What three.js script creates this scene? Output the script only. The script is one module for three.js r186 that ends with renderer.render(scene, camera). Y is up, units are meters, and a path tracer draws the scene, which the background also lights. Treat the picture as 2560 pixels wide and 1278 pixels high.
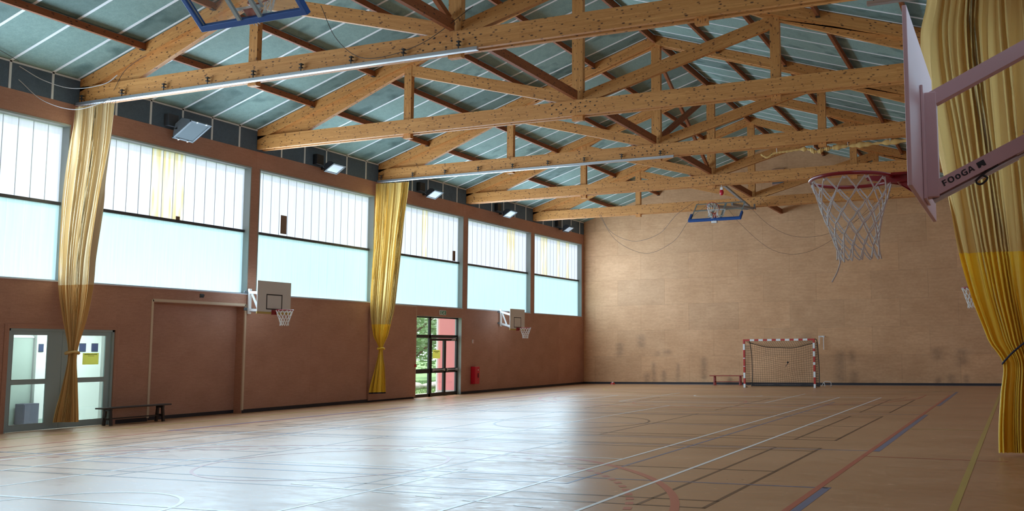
import * as THREE from 'three';
import { mergeGeometries } from 'three/addons/utils/BufferGeometryUtils.js';
import { RoundedBoxGeometry } from 'three/addons/geometries/RoundedBoxGeometry.js';
import { TextGeometry } from 'three/addons/geometries/TextGeometry.js';
import { FontLoader } from 'three/addons/loaders/FontLoader.js';
import { RectAreaLightUniformsLib } from 'three/addons/lights/RectAreaLightUniformsLib.js';

// ------------------------------------------------------------------ camera, sky, light, exposure
const scene = new THREE.Scene();
const renderer = new THREE.WebGLRenderer();
renderer.toneMapping = THREE.LinearToneMapping;
renderer.toneMappingExposure = 1.64;
renderer.shadowMap.enabled = true;
RectAreaLightUniformsLib.init();

const FOCAL = 2299.8, CX = 1694.94, CY = 650.95;                       // pixels of the 2560 x 1278 frame
const camera = new THREE.PerspectiveCamera(2 * Math.atan(CY / FOCAL) * 180 / Math.PI, CX / CY, 0.05, 300);
camera.setViewOffset(2 * CX, 2 * CY, 0, 0, 2560, 1278);
camera.position.set(0, 1.6704, 0);
camera.rotation.order = 'YXZ';
camera.rotation.set(0.0966, 0.3533, -0.0091);
scene.add(camera);

scene.background = new THREE.Color(0.86, 0.92, 1.0).multiplyScalar(1.5);   // bright, hazy, even sky
const sun = new THREE.DirectionalLight(0xfff4e4, 2.6);                 // high sun over the garden on the left
sun.position.set(-44, 62, -52); sun.target.position.set(-24, 0, -34);
sun.castShadow = true;
sun.shadow.mapSize.set(2048, 2048);
Object.assign(sun.shadow.camera, { left: -60, right: 60, top: 60, bottom: -60, near: 1, far: 160 });
scene.add(sun, sun.target);
const DAY = new THREE.Color(0.6, 0.82, 1.0), DAY_L = 5.4, FILL_R = 0.55;             // daylight given off by the window panes; last value: added right-hand fill windows
const CORRIDOR_L = 8;

// ------------------------------------------------------------------ measures of the hall (metres)
const XL = -20.55, XR = 0.45, ZE = -41.93, ZN = 2.8, XC = -10.25;
const WB = 3.345, WT = 7.0, WM = 5.16, EB = 7.51, ET = 8.15, RID = 11.42;
const SL = (RID - ET) / (XC - XL);
const roofY = (x) => RID - Math.abs(x - XC) * SL;
const BAY = 5.413, TZ = (k) => -(15.03 + BAY * k);                     // front faces of the trusses
const CB = 7.57, CT = 7.96;

// ------------------------------------------------------------------ helpers
let seed = 7;
const rnd = () => { seed = (seed * 1664525 + 1013904223) >>> 0; return seed / 4294967296; };
const rr = (a, b) => a + (b - a) * rnd();
const V = (x, y, z) => new THREE.Vector3(x, y, z);
const C = (r, g, b) => new THREE.Color().setRGB(r, g, b);
const taken = {};
const numbered = (n) => { const k = taken[n] = (taken[n] ?? -1) + 1; return k ? n + '_' + String(k).padStart(3, '0') : n; };

function prep(g) {
  if (g.index) g = g.toNonIndexed();
  for (const k of Object.keys(g.attributes)) if (!['position', 'normal', 'uv'].includes(k)) g.deleteAttribute(k);
  if (!g.attributes.normal) g.computeVertexNormals();
  if (!g.attributes.uv) g.setAttribute('uv', new THREE.BufferAttribute(new Float32Array(g.attributes.position.count * 2), 2));
  return g;
}
const mg = (list) => { list = list.flat(9).map(prep); return list.length > 1 ? mergeGeometries(list) : list[0]; };
const mv = (g, x, y, z) => (g.translate(x, y, z), g);
// uv in metres, chosen by the way a face points
function planarUV(g, ou = 0, ov = 0) {
  g = prep(g); const p = g.attributes.position, n = g.attributes.normal, uv = g.attributes.uv;
  for (let i = 0; i < p.count; i++) {
    const ax = Math.abs(n.getX(i)), ay = Math.abs(n.getY(i)), az = Math.abs(n.getZ(i));
    if (ax > ay && ax > az) uv.setXY(i, p.getZ(i) + ou, p.getY(i) + ov);
    else if (ay > az) uv.setXY(i, p.getX(i) + ou, p.getZ(i) + ov);
    else uv.setXY(i, p.getX(i) + ou, p.getY(i) + ov);
  }
  return g;
}
const box3 = (x0, x1, y0, y1, z0, z1) => mv(new THREE.BoxGeometry(Math.abs(x1 - x0), Math.abs(y1 - y0), Math.abs(z1 - z0)), (x0 + x1) / 2, (y0 + y1) / 2, (z0 + z1) / 2);
const rbox = (x0, x1, y0, y1, z0, z1, r = 0.006) => mv(new RoundedBoxGeometry(Math.abs(x1 - x0), Math.abs(y1 - y0), Math.abs(z1 - z0), 2, r), (x0 + x1) / 2, (y0 + y1) / 2, (z0 + z1) / 2);
// a bar with its length along local x; uv runs along the length, in metres
function barGeo(len, h, t, ou = rr(0, 5), ov = rr(0, 1)) { return planarUV(new THREE.BoxGeometry(len, h, t), ou, ov); }
// the same bar laid from a to b (h: the side that stays nearest to vertical)
function bar(a, b, h, t) {
  const d = b.clone().sub(a), len = d.length(), x = d.normalize();
  let z = Math.abs(x.y) > 0.99 ? V(0, 0, 1) : V(0, 1, 0); z = x.clone().cross(z).normalize();
  const y = z.clone().cross(x), g = barGeo(len, h, t);
  g.applyMatrix4(new THREE.Matrix4().makeBasis(x, y, z).setPosition(a.clone().add(b).multiplyScalar(0.5)));
  return g;
}
const tube = (pts, r, seg = 24, rad = 6, closed = false) => new THREE.TubeGeometry(pts.length === 2 ? new THREE.LineCurve3(pts[0], pts[1]) : new THREE.CatmullRomCurve3(pts, closed), pts.length === 2 ? 1 : seg, r, rad, closed);
const rod = (a, b, r, rad = 6) => tube([a, b], r, 1, rad);
// outline in the plane of x and y, given a thickness along z
function slab(pts, z0, z1, bevel = 0) {
  const s = new THREE.Shape(pts.map((p) => new THREE.Vector2(p[0], p[1])));
  const g = new THREE.ExtrudeGeometry(s, { depth: Math.abs(z1 - z0) - 2 * bevel, bevelEnabled: bevel > 0, bevelSize: bevel, bevelThickness: bevel, bevelSegments: 1, curveSegments: 8 });
  return mv(g, 0, 0, Math.min(z0, z1) + bevel);
}
function part(name, geos, mat, parent, label) {
  const m = new THREE.Mesh(mg([geos]), mat); m.name = name; m.castShadow = m.receiveShadow = true;
  if (label) m.userData.label = label;
  parent.add(m); return m;
}
function pose(o, x, y, z, ry = 0) { o.position.set(x, y, z); o.rotation.y = ry; return o; }
function thing(name, label, category, pos = [0, 0, 0], ry = 0, group) {
  const o = new THREE.Group(); o.name = numbered(name); scene.add(o); pose(o, ...pos, ry);
  o.userData = { label, category }; if (group) o.userData.group = group;
  return o;
}
function single(name, geos, mat, label, category, group) {
  const m = part(numbered(name), geos, mat, scene); m.userData = { label, category }; if (group) m.userData.group = group; return m;
}
function structure(name, label, category) { const o = new THREE.Group(); o.name = name; scene.add(o); o.userData = { kind: 'structure', label, category }; return o; }

// ------------------------------------------------------------------ computed textures
function lattice(n, s) { const a = new Float32Array(n * n); let k = s >>> 0 || 1; for (let i = 0; i < a.length; i++) { k = (k * 1664525 + 1013904223) >>> 0; a[i] = k / 4294967296; } return a; }
const LAT = 256, LATS = [1, 2, 3, 4].map((s) => lattice(LAT, s * 977));
// tiling value noise: u, v in 0..1 ; fu, fv whole numbers of cells
function vn(u, v, fu, fv, l = 0) {
  const L = LATS[l % 4], x = u * fu, y = v * fv, x0 = Math.floor(x), y0 = Math.floor(y); let fx = x - x0, fy = y - y0;
  fx = fx * fx * (3 - 2 * fx); fy = fy * fy * (3 - 2 * fy);
  const i0 = ((x0 % fu) + fu) % fu, i1 = (i0 + 1) % fu, j0 = ((y0 % fv) + fv) % fv, j1 = (j0 + 1) % fv, k = l * 37;
  const at = (i, j) => L[((i + k) % LAT) + ((j + k * 3) % LAT) * LAT];
  return (at(i0, j0) * (1 - fx) + at(i1, j0) * fx) * (1 - fy) + (at(i0, j1) * (1 - fx) + at(i1, j1) * fx) * fy;
}
function texture(w, h, fn, { color = true, su = 1, sv = 1 } = {}) {
  const d = new Uint8Array(w * h * 4), o = [0, 0, 0];
  for (let y = 0; y < h; y++) for (let x = 0; x < w; x++) {
    fn((x + 0.5) / w, (y + 0.5) / h, o, x, y);
    const i = (y * w + x) * 4; d[i] = Math.max(0, Math.min(255, o[0])); d[i + 1] = Math.max(0, Math.min(255, o[1])); d[i + 2] = Math.max(0, Math.min(255, o[2])); d[i + 3] = 255;
  }
  const t = new THREE.DataTexture(d, w, h); t.wrapS = t.wrapT = THREE.RepeatWrapping; t.magFilter = THREE.LinearFilter; t.minFilter = THREE.LinearMipmapLinearFilter; t.generateMipmaps = true;
  if (color) t.colorSpace = THREE.SRGBColorSpace;
  t.repeat.set(1 / su, 1 / sv); t.needsUpdate = true; return t;
}
// glued laminated spruce: lamellas, grain, knots (5 m x 0.63 m)
const glulamTex = (() => {
  const NL = 14, knots = [];
  for (let l = 0; l < NL; l++) { let u = rr(0, 0.08); while (u < 1) { knots.push([u, (l + rr(0.2, 0.8)) / NL, rr(0.7, 1.9), rr(0.5, 1)]); u += rr(0.03, 0.16); } }
  const W = 2048, H = 384, K = new Float32Array(W * H);
  for (const [ku, kv, ks, kd] of knots) {
    const cx = ku * W, cy = kv * H, rx = 6.2 * ks, ry = 4.2 * ks;
    for (let y = -Math.ceil(ry * 2); y <= ry * 2; y++) for (let x = -Math.ceil(rx * 2.4); x <= rx * 2.4; x++) {
      const d = Math.hypot(x / rx, y / ry), X = ((Math.round(cx + x) % W) + W) % W, Y = ((Math.round(cy + y) % H) + H) % H;
      const k = kd * Math.max(0, d < 0.6 ? 1 : 1 - (d - 0.6) / 0.9); if (k > K[Y * W + X]) K[Y * W + X] = k;
    }
  }
  const tone = Array.from({ length: NL * 4 }, () => rr(-1, 1));
  return texture(W, H, (u, v, o, x, y) => {
    const l = Math.floor(v * NL), fr = v * NL - l, seg = Math.floor((u + l * 0.37) * 2) & 3, tn = tone[l * 4 + seg] * 8;
    const g = (vn(u, v, 40, 180, 0) - 0.5) * 16 + (vn(u, v, 140, 250, 1) - 0.5) * 12 + (vn(u, v, 9, 28, 2) - 0.5) * 14;
    const joint = fr < 0.07 ? -16 : 0, k = K[y * W + x];
    o[0] = (204 + tn + g + joint) * (1 - k) + 70 * k; o[1] = (140 + tn + g * 1.05 + joint) * (1 - k) + 38 * k; o[2] = (75 + tn * 0.8 + g + joint) * (1 - k) + 20 * k;
  }, { su: 5, sv: 0.63 });
})();
// brown particle board, shade and bounce light painted into its tone, faint horizontal fibre (2.5 m)
const boardFn = (u, v) => (vn(u, v, 24, 160, 0) - 0.5) * 10 + (vn(u, v, 200, 250, 1) - 0.5) * 12 + (vn(u, v, 6, 9, 2) - 0.5) * 9;
const boardTex = texture(1024, 1024, (u, v, o) => { const g = boardFn(u, v); o[0] = 178 + g; o[1] = 130 + g; o[2] = 109 + g; }, { su: 2.5, sv: 2.5 });
// the end wall, whole: same board in its lit, yellower tone, with the grime that runs down its lower part
const EW = XR - XL, EH = 11.6;
const grime = [[-14.19, 1.37, 0.33, 0.16], [-15.52, 1.07, 0.3, 0.1], [-17.14, 0.66, 0.08, 0.2], [-17.42, 2.5, 1.9, 0.2], [-16.56, 1.64, 1.54, 0.16], [-16.04, 1.74, 1.55, 0.2], [-7.67, 1.62, 0.27, 0.22], [-7.13, 1.63, 1.09, 0.16], [-3.4, 1.75, 1.23, 0.22], [-2.36, 1.67, 0.98, 0.26], [-3.39, 0.45, 0.1, 0.14], [-2.85, 0.54, 0.11, 0.16], [-2.22, 0.56, 0.13, 0.14], [-7.05, 0.73, 0.1, 0.18], [-6.16, 0.3, 0.13, 0.15], [-18.6, 2.1, 1.5, 0.2], [-16.77, 1.15, 0.09, 0.12], [-16.24, 0.77, 0.1, 0.12], [-12.9, 0.5, 0.1, 0.12], [-9.2, 2.4, 2.1, 0.3]];
const endTex = texture(2048, 1024, (u, v, o) => {
  const x = XL + u * EW, y = v * EH; let g = (vn(u, v, 60, 250, 0) - 0.5) * 9 + (vn(u, v, 250, 250, 1) - 0.5) * 10 + (vn(u, v, 40, 24, 2) - 0.5) * 10 + (vn(u, v, 14, 10, 3) - 0.5) * 8;
  let s = 0;
  for (const [gx, y1, y0, w] of grime) { const dx = (x - gx + 0.06 * (vn(u, v, 240, 250, 3) - 0.5)) / w; if (Math.abs(dx) > 2.2) continue; const top = (y1 - y) / 0.2, bot = (y - y0 + 0.25) / 0.25; s = Math.max(s, Math.exp(-dx * dx) * Math.min(1, Math.max(0, top)) * Math.min(1, Math.max(0, bot)) * (0.55 + 0.6 * vn(u, v, 200, 120, 2))); }
  const k = 1 - 0.17 * Math.min(1, s);
  o[0] = (207 + g) * k; o[1] = (157 + g) * k; o[2] = (114 + g) * k;
}, { su: EW, sv: EH });
endTex.offset.set(-XL / EW, 0);
// sports floor: pressed wood with long chips, scuffs and a clear lacquer (6 m)
const chip = (u, v) => (vn(u, v, 60, 190, 0) - 0.5) + 0.7 * (vn(u, v, 130, 250, 1) - 0.5) + 0.8 * (vn(u, v, 14, 40, 2) - 0.5);
const floorTex = texture(2048, 2048, (u, v, o) => {
  const c = chip(u, v) * 15 + (vn(u, v, 5, 7, 3) - 0.5) * 12, s = vn(u + 0.02 * vn(u, v, 30, 30, 2), v, 70, 220, 3), sc = Math.max(0, s - 0.86) * 190;
  o[0] = 184 + c * 0.9 + sc; o[1] = 136 + c * 0.9 + sc; o[2] = 98 + c * 0.9 + sc * 1.1;
}, { su: 6, sv: 6 });
const floorRough = texture(1024, 1024, (u, v, o) => { const c = 94 + 20 * chip(u, v) + (vn(u, v, 7, 11, 1) - 0.5) * 14; o[0] = o[1] = o[2] = c; }, { color: false, su: 6, sv: 6 });
const floorBump = texture(2048, 2048, (u, v, o) => { o[0] = o[1] = o[2] = 128 + 90 * ((vn(u, v, 40, 130, 0) - 0.5) + 0.6 * (vn(u, v, 90, 250, 1) - 0.5)); }, { color: false, su: 6, sv: 6 });
// mottled blue-green roof lining (2.4 m)
const roofTex = (a) => texture(512, 512, (u, v, o) => {
  const b = vn(u, v, 5, 7, a) * 0.6 + vn(u, v, 11, 15, a + 1) * 0.4, st = Math.max(0, b - 0.52) * 130, g = (vn(u, v, 120, 120, a + 2) - 0.5) * 12 + (vn(u, v, 30, 26, a) - 0.5) * 8;
  o[0] = 130 + g - st * (a ? 0.9 : 0.15); o[1] = 156 + g - st * (a ? 0.9 : 0.15); o[2] = 149 + g - st * (a ? 0.85 : 0.15);
}, { su: 2.4, sv: 2.4 });
const roofTexA = roofTex(0), roofTexB = roofTex(1);
// ribbed light panels: fine upright webs; the second kind is yellowed in streaks
const paneFn = (yel) => texture(128, 256, (u, v, o) => {
  const rib = (Math.floor(u * 24) & 1 ? -5 : 3) + (vn(u, v, 24, 2, 0) - 0.5) * 8, y = yel ? Math.max(0, vn(u, v, 5, 3, 1) - 0.25) * 62 : 0;
  o[0] = 250 + rib - y * 0.12; o[1] = 250 + rib - y * 0.3; o[2] = 250 + rib - y * 1.1;
}, { su: 0.36, sv: 1.8 });
const paneTex = paneFn(0), paneYellow = paneFn(1);
const clothBump = texture(256, 256, (u, v, o) => { o[0] = o[1] = o[2] = 128 + 60 * (vn(u, v, 100, 100, 0) - 0.5) + 50 * (vn(u, v, 20, 14, 1) - 0.5); }, { color: false, su: 0.6, sv: 0.6 });

// ------------------------------------------------------------------ materials
const S = (o) => new THREE.MeshStandardMaterial(o), PH = (o) => new THREE.MeshPhysicalMaterial(o);
const M = {
  glulam: S({ map: glulamTex, roughness: 0.6 }),
  purlin: S({ map: glulamTex, color: C(0.5, 0.33, 0.3), roughness: 0.65 }),  // glulam timber with the shade of its unlit side put into the colour
  board: S({ map: boardTex, roughness: 0.62 }),
  boardB: S({ map: boardTex, color: C(0.94, 0.93, 0.92), roughness: 0.62 }),
  end: S({ map: endTex, roughness: 0.6 }),
  endB: S({ map: endTex, color: C(0.95, 0.95, 0.95), roughness: 0.6 }),
  endC: S({ map: endTex, color: C(1.04, 1.03, 1.02), roughness: 0.6 }),
  core: S({ color: C(0.2, 0.14, 0.11), roughness: 0.9 }),
  edge: S({ color: C(0.62, 0.47, 0.34), roughness: 0.6 }),
  plinth: S({ color: C(0.03, 0.024, 0.03), roughness: 0.7 }),
  floor: PH({ map: floorTex, roughnessMap: floorRough, roughness: 1, bumpMap: floorBump, bumpScale: 0.0009, ior: 1.66 }),
  roofA: S({ map: roofTexA, roughness: 0.8 }), roofB: S({ map: roofTexB, roughness: 0.8 }), roofC: S({ map: roofTexB, color: C(0.66, 0.68, 0.69), roughness: 0.8 }),
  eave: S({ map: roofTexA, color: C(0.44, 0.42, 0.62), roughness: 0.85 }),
  batten: S({ color: C(0.8, 0.82, 0.84), roughness: 0.5 }),
  paneUp: PH({ map: paneTex, color: C(0.88, 0.89, 1), transmission: 0.9, roughness: 1, thickness: 0, side: THREE.DoubleSide }),
  paneYellow: PH({ map: paneYellow, color: C(0.95, 0.93, 0.98), transmission: 0.9, roughness: 1, thickness: 0, side: THREE.DoubleSide }),
  fillPane: PH({ map: paneTex, color: C(0.8, 0.9, 1.0), transmission: 0.35, roughness: 1, thickness: 0, side: THREE.DoubleSide }),
  paneLow: PH({ map: paneTex, color: C(0.78, 0.92, 1.0), transmission: 0.9, roughness: 1, thickness: 0, side: THREE.DoubleSide }),
  joint: S({ color: C(0.58, 0.7, 0.8), roughness: 0.5 }),
  alu: S({ color: C(0.34, 0.39, 0.38), roughness: 0.5 }),
  mullion: S({ color: C(0.05, 0.05, 0.06), roughness: 0.5 }),
  sill: S({ color: C(0.62, 0.62, 0.7), roughness: 0.45 }),
  patch: S({ color: C(0.24, 0.15, 0.1), roughness: 0.9 }),
  glass: PH({ color: C(0.95, 0.98, 0.98), transmission: 1, roughness: 0.03, thickness: 0, ior: 1.45 }),
  blackFrame: S({ color: C(0.015, 0.014, 0.017), roughness: 0.4 }),
  greenFrame: S({ color: C(0.34, 0.43, 0.44), roughness: 0.5 }),
  steel: S({ color: C(0.55, 0.57, 0.6), roughness: 0.35, metalness: 0.85 }),
  steelDull: S({ color: C(0.36, 0.36, 0.37), roughness: 0.5 }),
  dark: S({ color: C(0.02, 0.02, 0.022), roughness: 0.5 }),
  black: S({ color: C(0.012, 0.012, 0.014), roughness: 0.4 }),
  white: S({ color: C(0.82, 0.82, 0.82), roughness: 0.4 }),
  board2: S({ color: C(0.66, 0.62, 0.58), roughness: 0.5 }),
  ochre: S({ color: C(0.5, 0.34, 0.09), roughness: 0.6 }),
  bounceTintWhite: S({ color: C(0.62, 0.385, 0.39), roughness: 0.42 }),  // white paint with the reddish bounce light put into the colour
  rimRed: PH({ color: C(0.33, 0.012, 0.02), roughness: 0.28, clearcoat: 0.5, clearcoatRoughness: 0.2 }),
  rimOrange: S({ color: C(0.45, 0.08, 0.04), roughness: 0.4 }),
  cord: S({ color: C(0.78, 0.74, 0.7), roughness: 0.85 }),
  blue: S({ color: C(0.02, 0.10, 0.36), roughness: 0.45 }),
  red: S({ color: C(0.5, 0.03, 0.02), roughness: 0.4 }),
  redBox: S({ color: C(0.55, 0.008, 0.03), roughness: 0.35 }),
  netDark: S({ color: C(0.05, 0.03, 0.02), roughness: 0.9 }),
  benchDark: S({ color: C(0.035, 0.022, 0.02), roughness: 0.5 }),
  benchRed: S({ color: C(0.3, 0.03, 0.02), roughness: 0.45 }),
  clothUp: PH({ color: C(0.74, 0.48, 0.16), roughness: 0.8, transmission: 0.08, thickness: 0, bumpMap: clothBump, bumpScale: 0.0003, side: THREE.DoubleSide }),
  clothSand: S({ color: C(0.7, 0.52, 0.29), roughness: 0.8, bumpMap: clothBump, bumpScale: 0.0003, side: THREE.DoubleSide }),
  clothLow: PH({ color: C(0.95, 0.6, 0.04), roughness: 0.5, transmission: 0.12, thickness: 0, bumpMap: clothBump, bumpScale: 0.0003, side: THREE.DoubleSide }),
  clothGold: S({ color: C(0.68, 0.46, 0.14), roughness: 0.7, bumpMap: clothBump, bumpScale: 0.0003, side: THREE.DoubleSide }),
  clothTan: S({ color: C(0.56, 0.3, 0.09), roughness: 0.75, bumpMap: clothBump, bumpScale: 0.0003, side: THREE.DoubleSide }),
  navy: S({ color: C(0.015, 0.02, 0.05), roughness: 0.7 }),
  yellowPaper: PH({ color: C(0.85, 0.83, 0.34), roughness: 1, transmission: 0.6, thickness: 0, side: THREE.DoubleSide }),
  ink: S({ color: C(0.06, 0.06, 0.03), roughness: 0.8 }),
  lampGlass: PH({ color: C(0.1, 0.125, 0.14), roughness: 0.55, specularIntensity: 0.4, metalness: 0.0 }),
  greyMetal: S({ color: C(0.12, 0.135, 0.15), roughness: 0.5, metalness: 0.3 }),
  cable: S({ color: C(0.07, 0.05, 0.04), roughness: 0.7 }),
  cableLight: S({ color: C(0.6, 0.58, 0.58), roughness: 0.6 }),
  corridorWall: S({ color: C(0.78, 0.82, 0.8), roughness: 0.7 }),
  corridorDoor: S({ color: C(0.42, 0.5, 0.46), roughness: 0.6 }),
  poster: S({ color: C(0.03, 0.045, 0.12), roughness: 0.5 }),
  boardGlass: PH({ color: C(0.93, 0.96, 0.97), transmission: 1, roughness: 0.04, thickness: 0, ior: 1.45 }),
  lampLens: S({ color: C(0.4, 0.43, 0.46), roughness: 0.3 }),
  grass: S({ color: C(0.2, 0.34, 0.13), roughness: 0.95 }),
  leaf: PH({ color: C(0.26, 0.4, 0.2), roughness: 0.8, transmission: 0.3, thickness: 0, side: THREE.DoubleSide }),
  bark: S({ color: C(0.16, 0.11, 0.08), roughness: 0.95 }),
  concrete: S({ color: C(0.5, 0.47, 0.43), roughness: 0.9 }),
  coral: S({ color: C(0.8, 0.26, 0.27), roughness: 0.7 }),
  lamp: S({ color: C(0.9, 0.9, 0.9), emissive: C(1, 1, 0.97), emissiveIntensity: 1.2 }),
  lineWhite: S({ color: C(0.86, 0.84, 0.82), roughness: 0.35 }), lineRed: S({ color: C(0.48, 0.12, 0.08), roughness: 0.35 }), lineBlue: S({ color: C(0.14, 0.17, 0.27), roughness: 0.35 }),
  lineBrown: S({ color: C(0.10, 0.05, 0.028), roughness: 0.35 }), lineYellow: S({ color: C(0.50, 0.36, 0.10), roughness: 0.35 }), lineGrey: S({ color: C(0.27, 0.25, 0.25), roughness: 0.4 }),
};

// ------------------------------------------------------------------ floor and its court lines
const floor = structure('floor', 'brown lacquered wooden sports floor with coloured court lines', 'floor');
part('floor_slab', planarUV(box3(XL - 0.3, XR + 0.3, -0.2, 0, ZE - 0.3, ZN + 0.3)), M.floor, floor);
let lineY = 0.0006;
const strip = (name, mat, x0, z0, x1, z1, w = 0.05, y = lineY) => {   // z given as distance from the camera (positive)
  const a = V(x0, 0, -z0), b = V(x1, 0, -z1), d = b.clone().sub(a), g = new THREE.BoxGeometry(d.length() + w, 0.0008, w);
  g.rotateY(Math.atan2(-d.z, d.x)); g.translate((a.x + b.x) / 2, y, (a.z + b.z) / 2); return part(name, g, mat, floor);
};
const arc = (name, mat, cx, cz, r, a0, a1, w = 0.05, y = lineY, dash = 0) => {
  const out = []; const n = dash ? Math.round(Math.abs(a1 - a0) * r / dash) : 1;
  for (let k = 0; k < n; k += dash ? 2 : 1) {
    const s = a0 + (a1 - a0) * k / n, e = a0 + (a1 - a0) * (k + 1) / n, g = new THREE.RingGeometry(r - w / 2, r + w / 2, Math.max(2, Math.round((dash ? 4 : 72) * Math.abs(e - s) / (dash ? 0.2 : Math.PI))), 1, s, e - s);
    g.rotateX(-Math.PI / 2); g.translate(cx, y + 0.0004, -cz); out.push(g);
  }
  return part(name, out, mat, floor);
};
{
  const cx = -9.9, cz = 19.6, PI = Math.PI;
  // badminton (brown): three courts across the hall
  lineY = 0.0010;
  for (const zc of [12.44, 19.9, 27.3]) {
    const x0 = cx - 6.7, x1 = cx + 6.7, z0 = zc - 3.05, z1 = zc + 3.05, w = 0.05;
    for (const z of [z0, z0 + 0.46, z1 - 0.46, z1]) strip('badminton_line', M.lineBrown, x0, z, x1, z, w);
    for (const x of [x0, x0 + 0.76, cx - 1.98, cx + 1.98, x1 - 0.76, x1]) strip('badminton_line', M.lineBrown, x, z0, x, z1, w);
    strip('badminton_line', M.lineBrown, x0, zc, cx - 1.98, zc, w); strip('badminton_line', M.lineBrown, cx + 1.98, zc, x1, zc, w);
  }
  // volleyball (blue): one along the hall, three practice courts across it
  lineY = 0.0014;
  for (const x of [cx - 4.47, cx + 4.47]) strip('volleyball_line', M.lineBlue, x, cz - 9, x, cz + 9);
  for (const z of [cz - 9, cz - 3, cz, cz + 3, cz + 9]) strip('volleyball_line', M.lineBlue, cx - 4.47, z, cx + 4.47, z);
  for (const [z0, z1] of [[2.6, 11.15], [15.3, 23.7], [27.4, 35.9]]) {
    for (const z of [z0, z1]) strip('volleyball_line', M.lineBlue, cx - 7.65, z, cx + 7.65, z);
    for (const x of [cx - 7.65, cx + 7.66]) strip('volleyball_line', M.lineBlue, x, z0, x, z1, 0.1);
  }
  // basketball (red)
  lineY = 0.0018;
  for (const x of [cx - 7.52, cx + 7.56]) strip('basketball_line', M.lineRed, x, cz - 14, x, cz + 14, 0.08);
  for (const z of [cz - 14, cz + 14]) strip('basketball_line', M.lineRed, cx - 7.5, z, cx + 7.5, z);
  strip('basketball_line', M.lineRed, cx + 7.56, 14.55, -0.25, 14.4, 0.04);
  arc('basketball_circle', M.lineBrown, cx, cz, 1.8, 0, 2 * PI);
  for (const s of [-1, 1]) {
    const zb = cz + s * 12.425, a = s > 0 ? PI : 0;                      // near end: the arcs open away from the camera
    const b0 = s < 0 ? 0 : PI, b1 = s < 0 ? PI : 2 * PI;
    arc('three_point_arc', M.lineRed, cx, zb, 6.75, b0, b1, 0.1);
    arc('three_point_arc', M.lineRed, cx, zb, 6.25, b0, b1, 0.09, lineY, 0.16);
    for (const e of [-1, 1]) strip('basketball_line', M.lineRed, cx + e * 6.75, cz + s * 14, cx + e * 6.75, zb, 0.055);
    arc('free_throw_circle', M.lineRed, cx, cz + s * 8.2, 1.8, 0, 2 * PI, 0.05);
    for (const e of [-1, 1]) strip('basketball_line', M.lineWhite, cx + e * 2.45, cz + s * 14, cx + e * 2.45, cz + s * 8.2);
    strip('basketball_line', M.lineWhite, cx - 2.45, cz + s * 8.2, cx + 2.45, cz + s * 8.2);
    arc('no_charge_arc', M.lineWhite, cx, zb, 1.25, b0, b1, 0.05);
  }
  // tennis (white)
  lineY = 0.0022;
  const tz0 = cz - 11.89, tz1 = cz + 11.89;
  for (const x of [cx - 5.49, cx - 4.11, cx + 4.11, cx + 5.49]) strip('tennis_line', M.lineWhite, x, tz0, x, tz1, 0.055);
  for (const z of [tz0, tz1]) strip('tennis_line', M.lineWhite, cx - 5.49, z, cx + 5.49, z, 0.055);
  for (const z of [cz - 6.4, cz + 6.4]) strip('tennis_line', M.lineWhite, cx - 4.11, z, cx + 4.11, z, 0.045);
  strip('tennis_line', M.lineWhite, cx, cz - 6.4, cx, cz + 6.4, 0.045);
  for (let k = 0; k < 6; k++) strip('free_throw_dash', M.lineWhite, cx + 1.1 + k * 0.72, 9.55 - k * 0.12, cx + 1.42 + k * 0.72, 9.5 - k * 0.12, 0.05);
  // handball (yellow)
  lineY = 0.0026;
  for (const x of [-19.1, -0.71]) strip('handball_line', M.lineYellow, x, 0.5, x, 38.8, 0.08);
  strip('handball_line', M.lineYellow, -19.1, 38.8, -0.71, 38.8, 0.06);
  strip('handball_line', M.lineYellow, -2.2, cz, -0.71, cz, 0.05);
  for (const e of [-1, 1]) arc('goal_area_arc', M.lineYellow, cx + e * 1.5, 38.8, 6, e > 0 ? -PI / 2 - 0 : PI, e > 0 ? 0 : 1.5 * PI, 0.05);
  strip('handball_line', M.lineYellow, cx - 1.5, 32.8, cx + 1.5, 32.8, 0.05);
  part('grey_edge_strip', box3(XL + 4, XR, 0, 0.002, ZE + 0.05, ZE + 0.42), M.lineGrey, floor);
}

// ------------------------------------------------------------------ left wall
const wallL = structure('wall_left', 'long side wall of brown boards under a row of big light panels', 'wall');
const D1 = [13.74, 16.25, 2.26], NI = [17.24, 20.24, 3.0], D2 = [28.1, 31.06, 2.98];
const zr = (a, b, y0, y1) => {                                          // backing and boards from distance a to distance b
  part('wall_core', box3(XL - 0.3, XL - 0.022, y0, y1, -a, -b), M.core, wallL);
  const n = Math.max(1, Math.round((b - a) / 2.5)), w = (b - a) / n;
  for (let i = 0; i < n; i++) part('wall_board', planarUV(box3(XL - 0.022, XL, Math.max(y0, 0.1), y1, -(a + i * w + (i ? 0.003 : 0)), -(a + (i + 1) * w)), rr(0, 2), rr(0, 2)), rnd() < 0.5 ? M.board : M.boardB, wallL);
};
zr(-ZN, D1[0], 0, WB); zr(D1[0], D1[1], D1[2], WB); zr(D1[1], NI[0], 0, WB); zr(NI[0], NI[1], NI[2], WB); zr(NI[1], D2[0], 0, WB); zr(D2[0], D2[1], D2[2], WB); zr(D2[1], -ZE, 0, WB);
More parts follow.
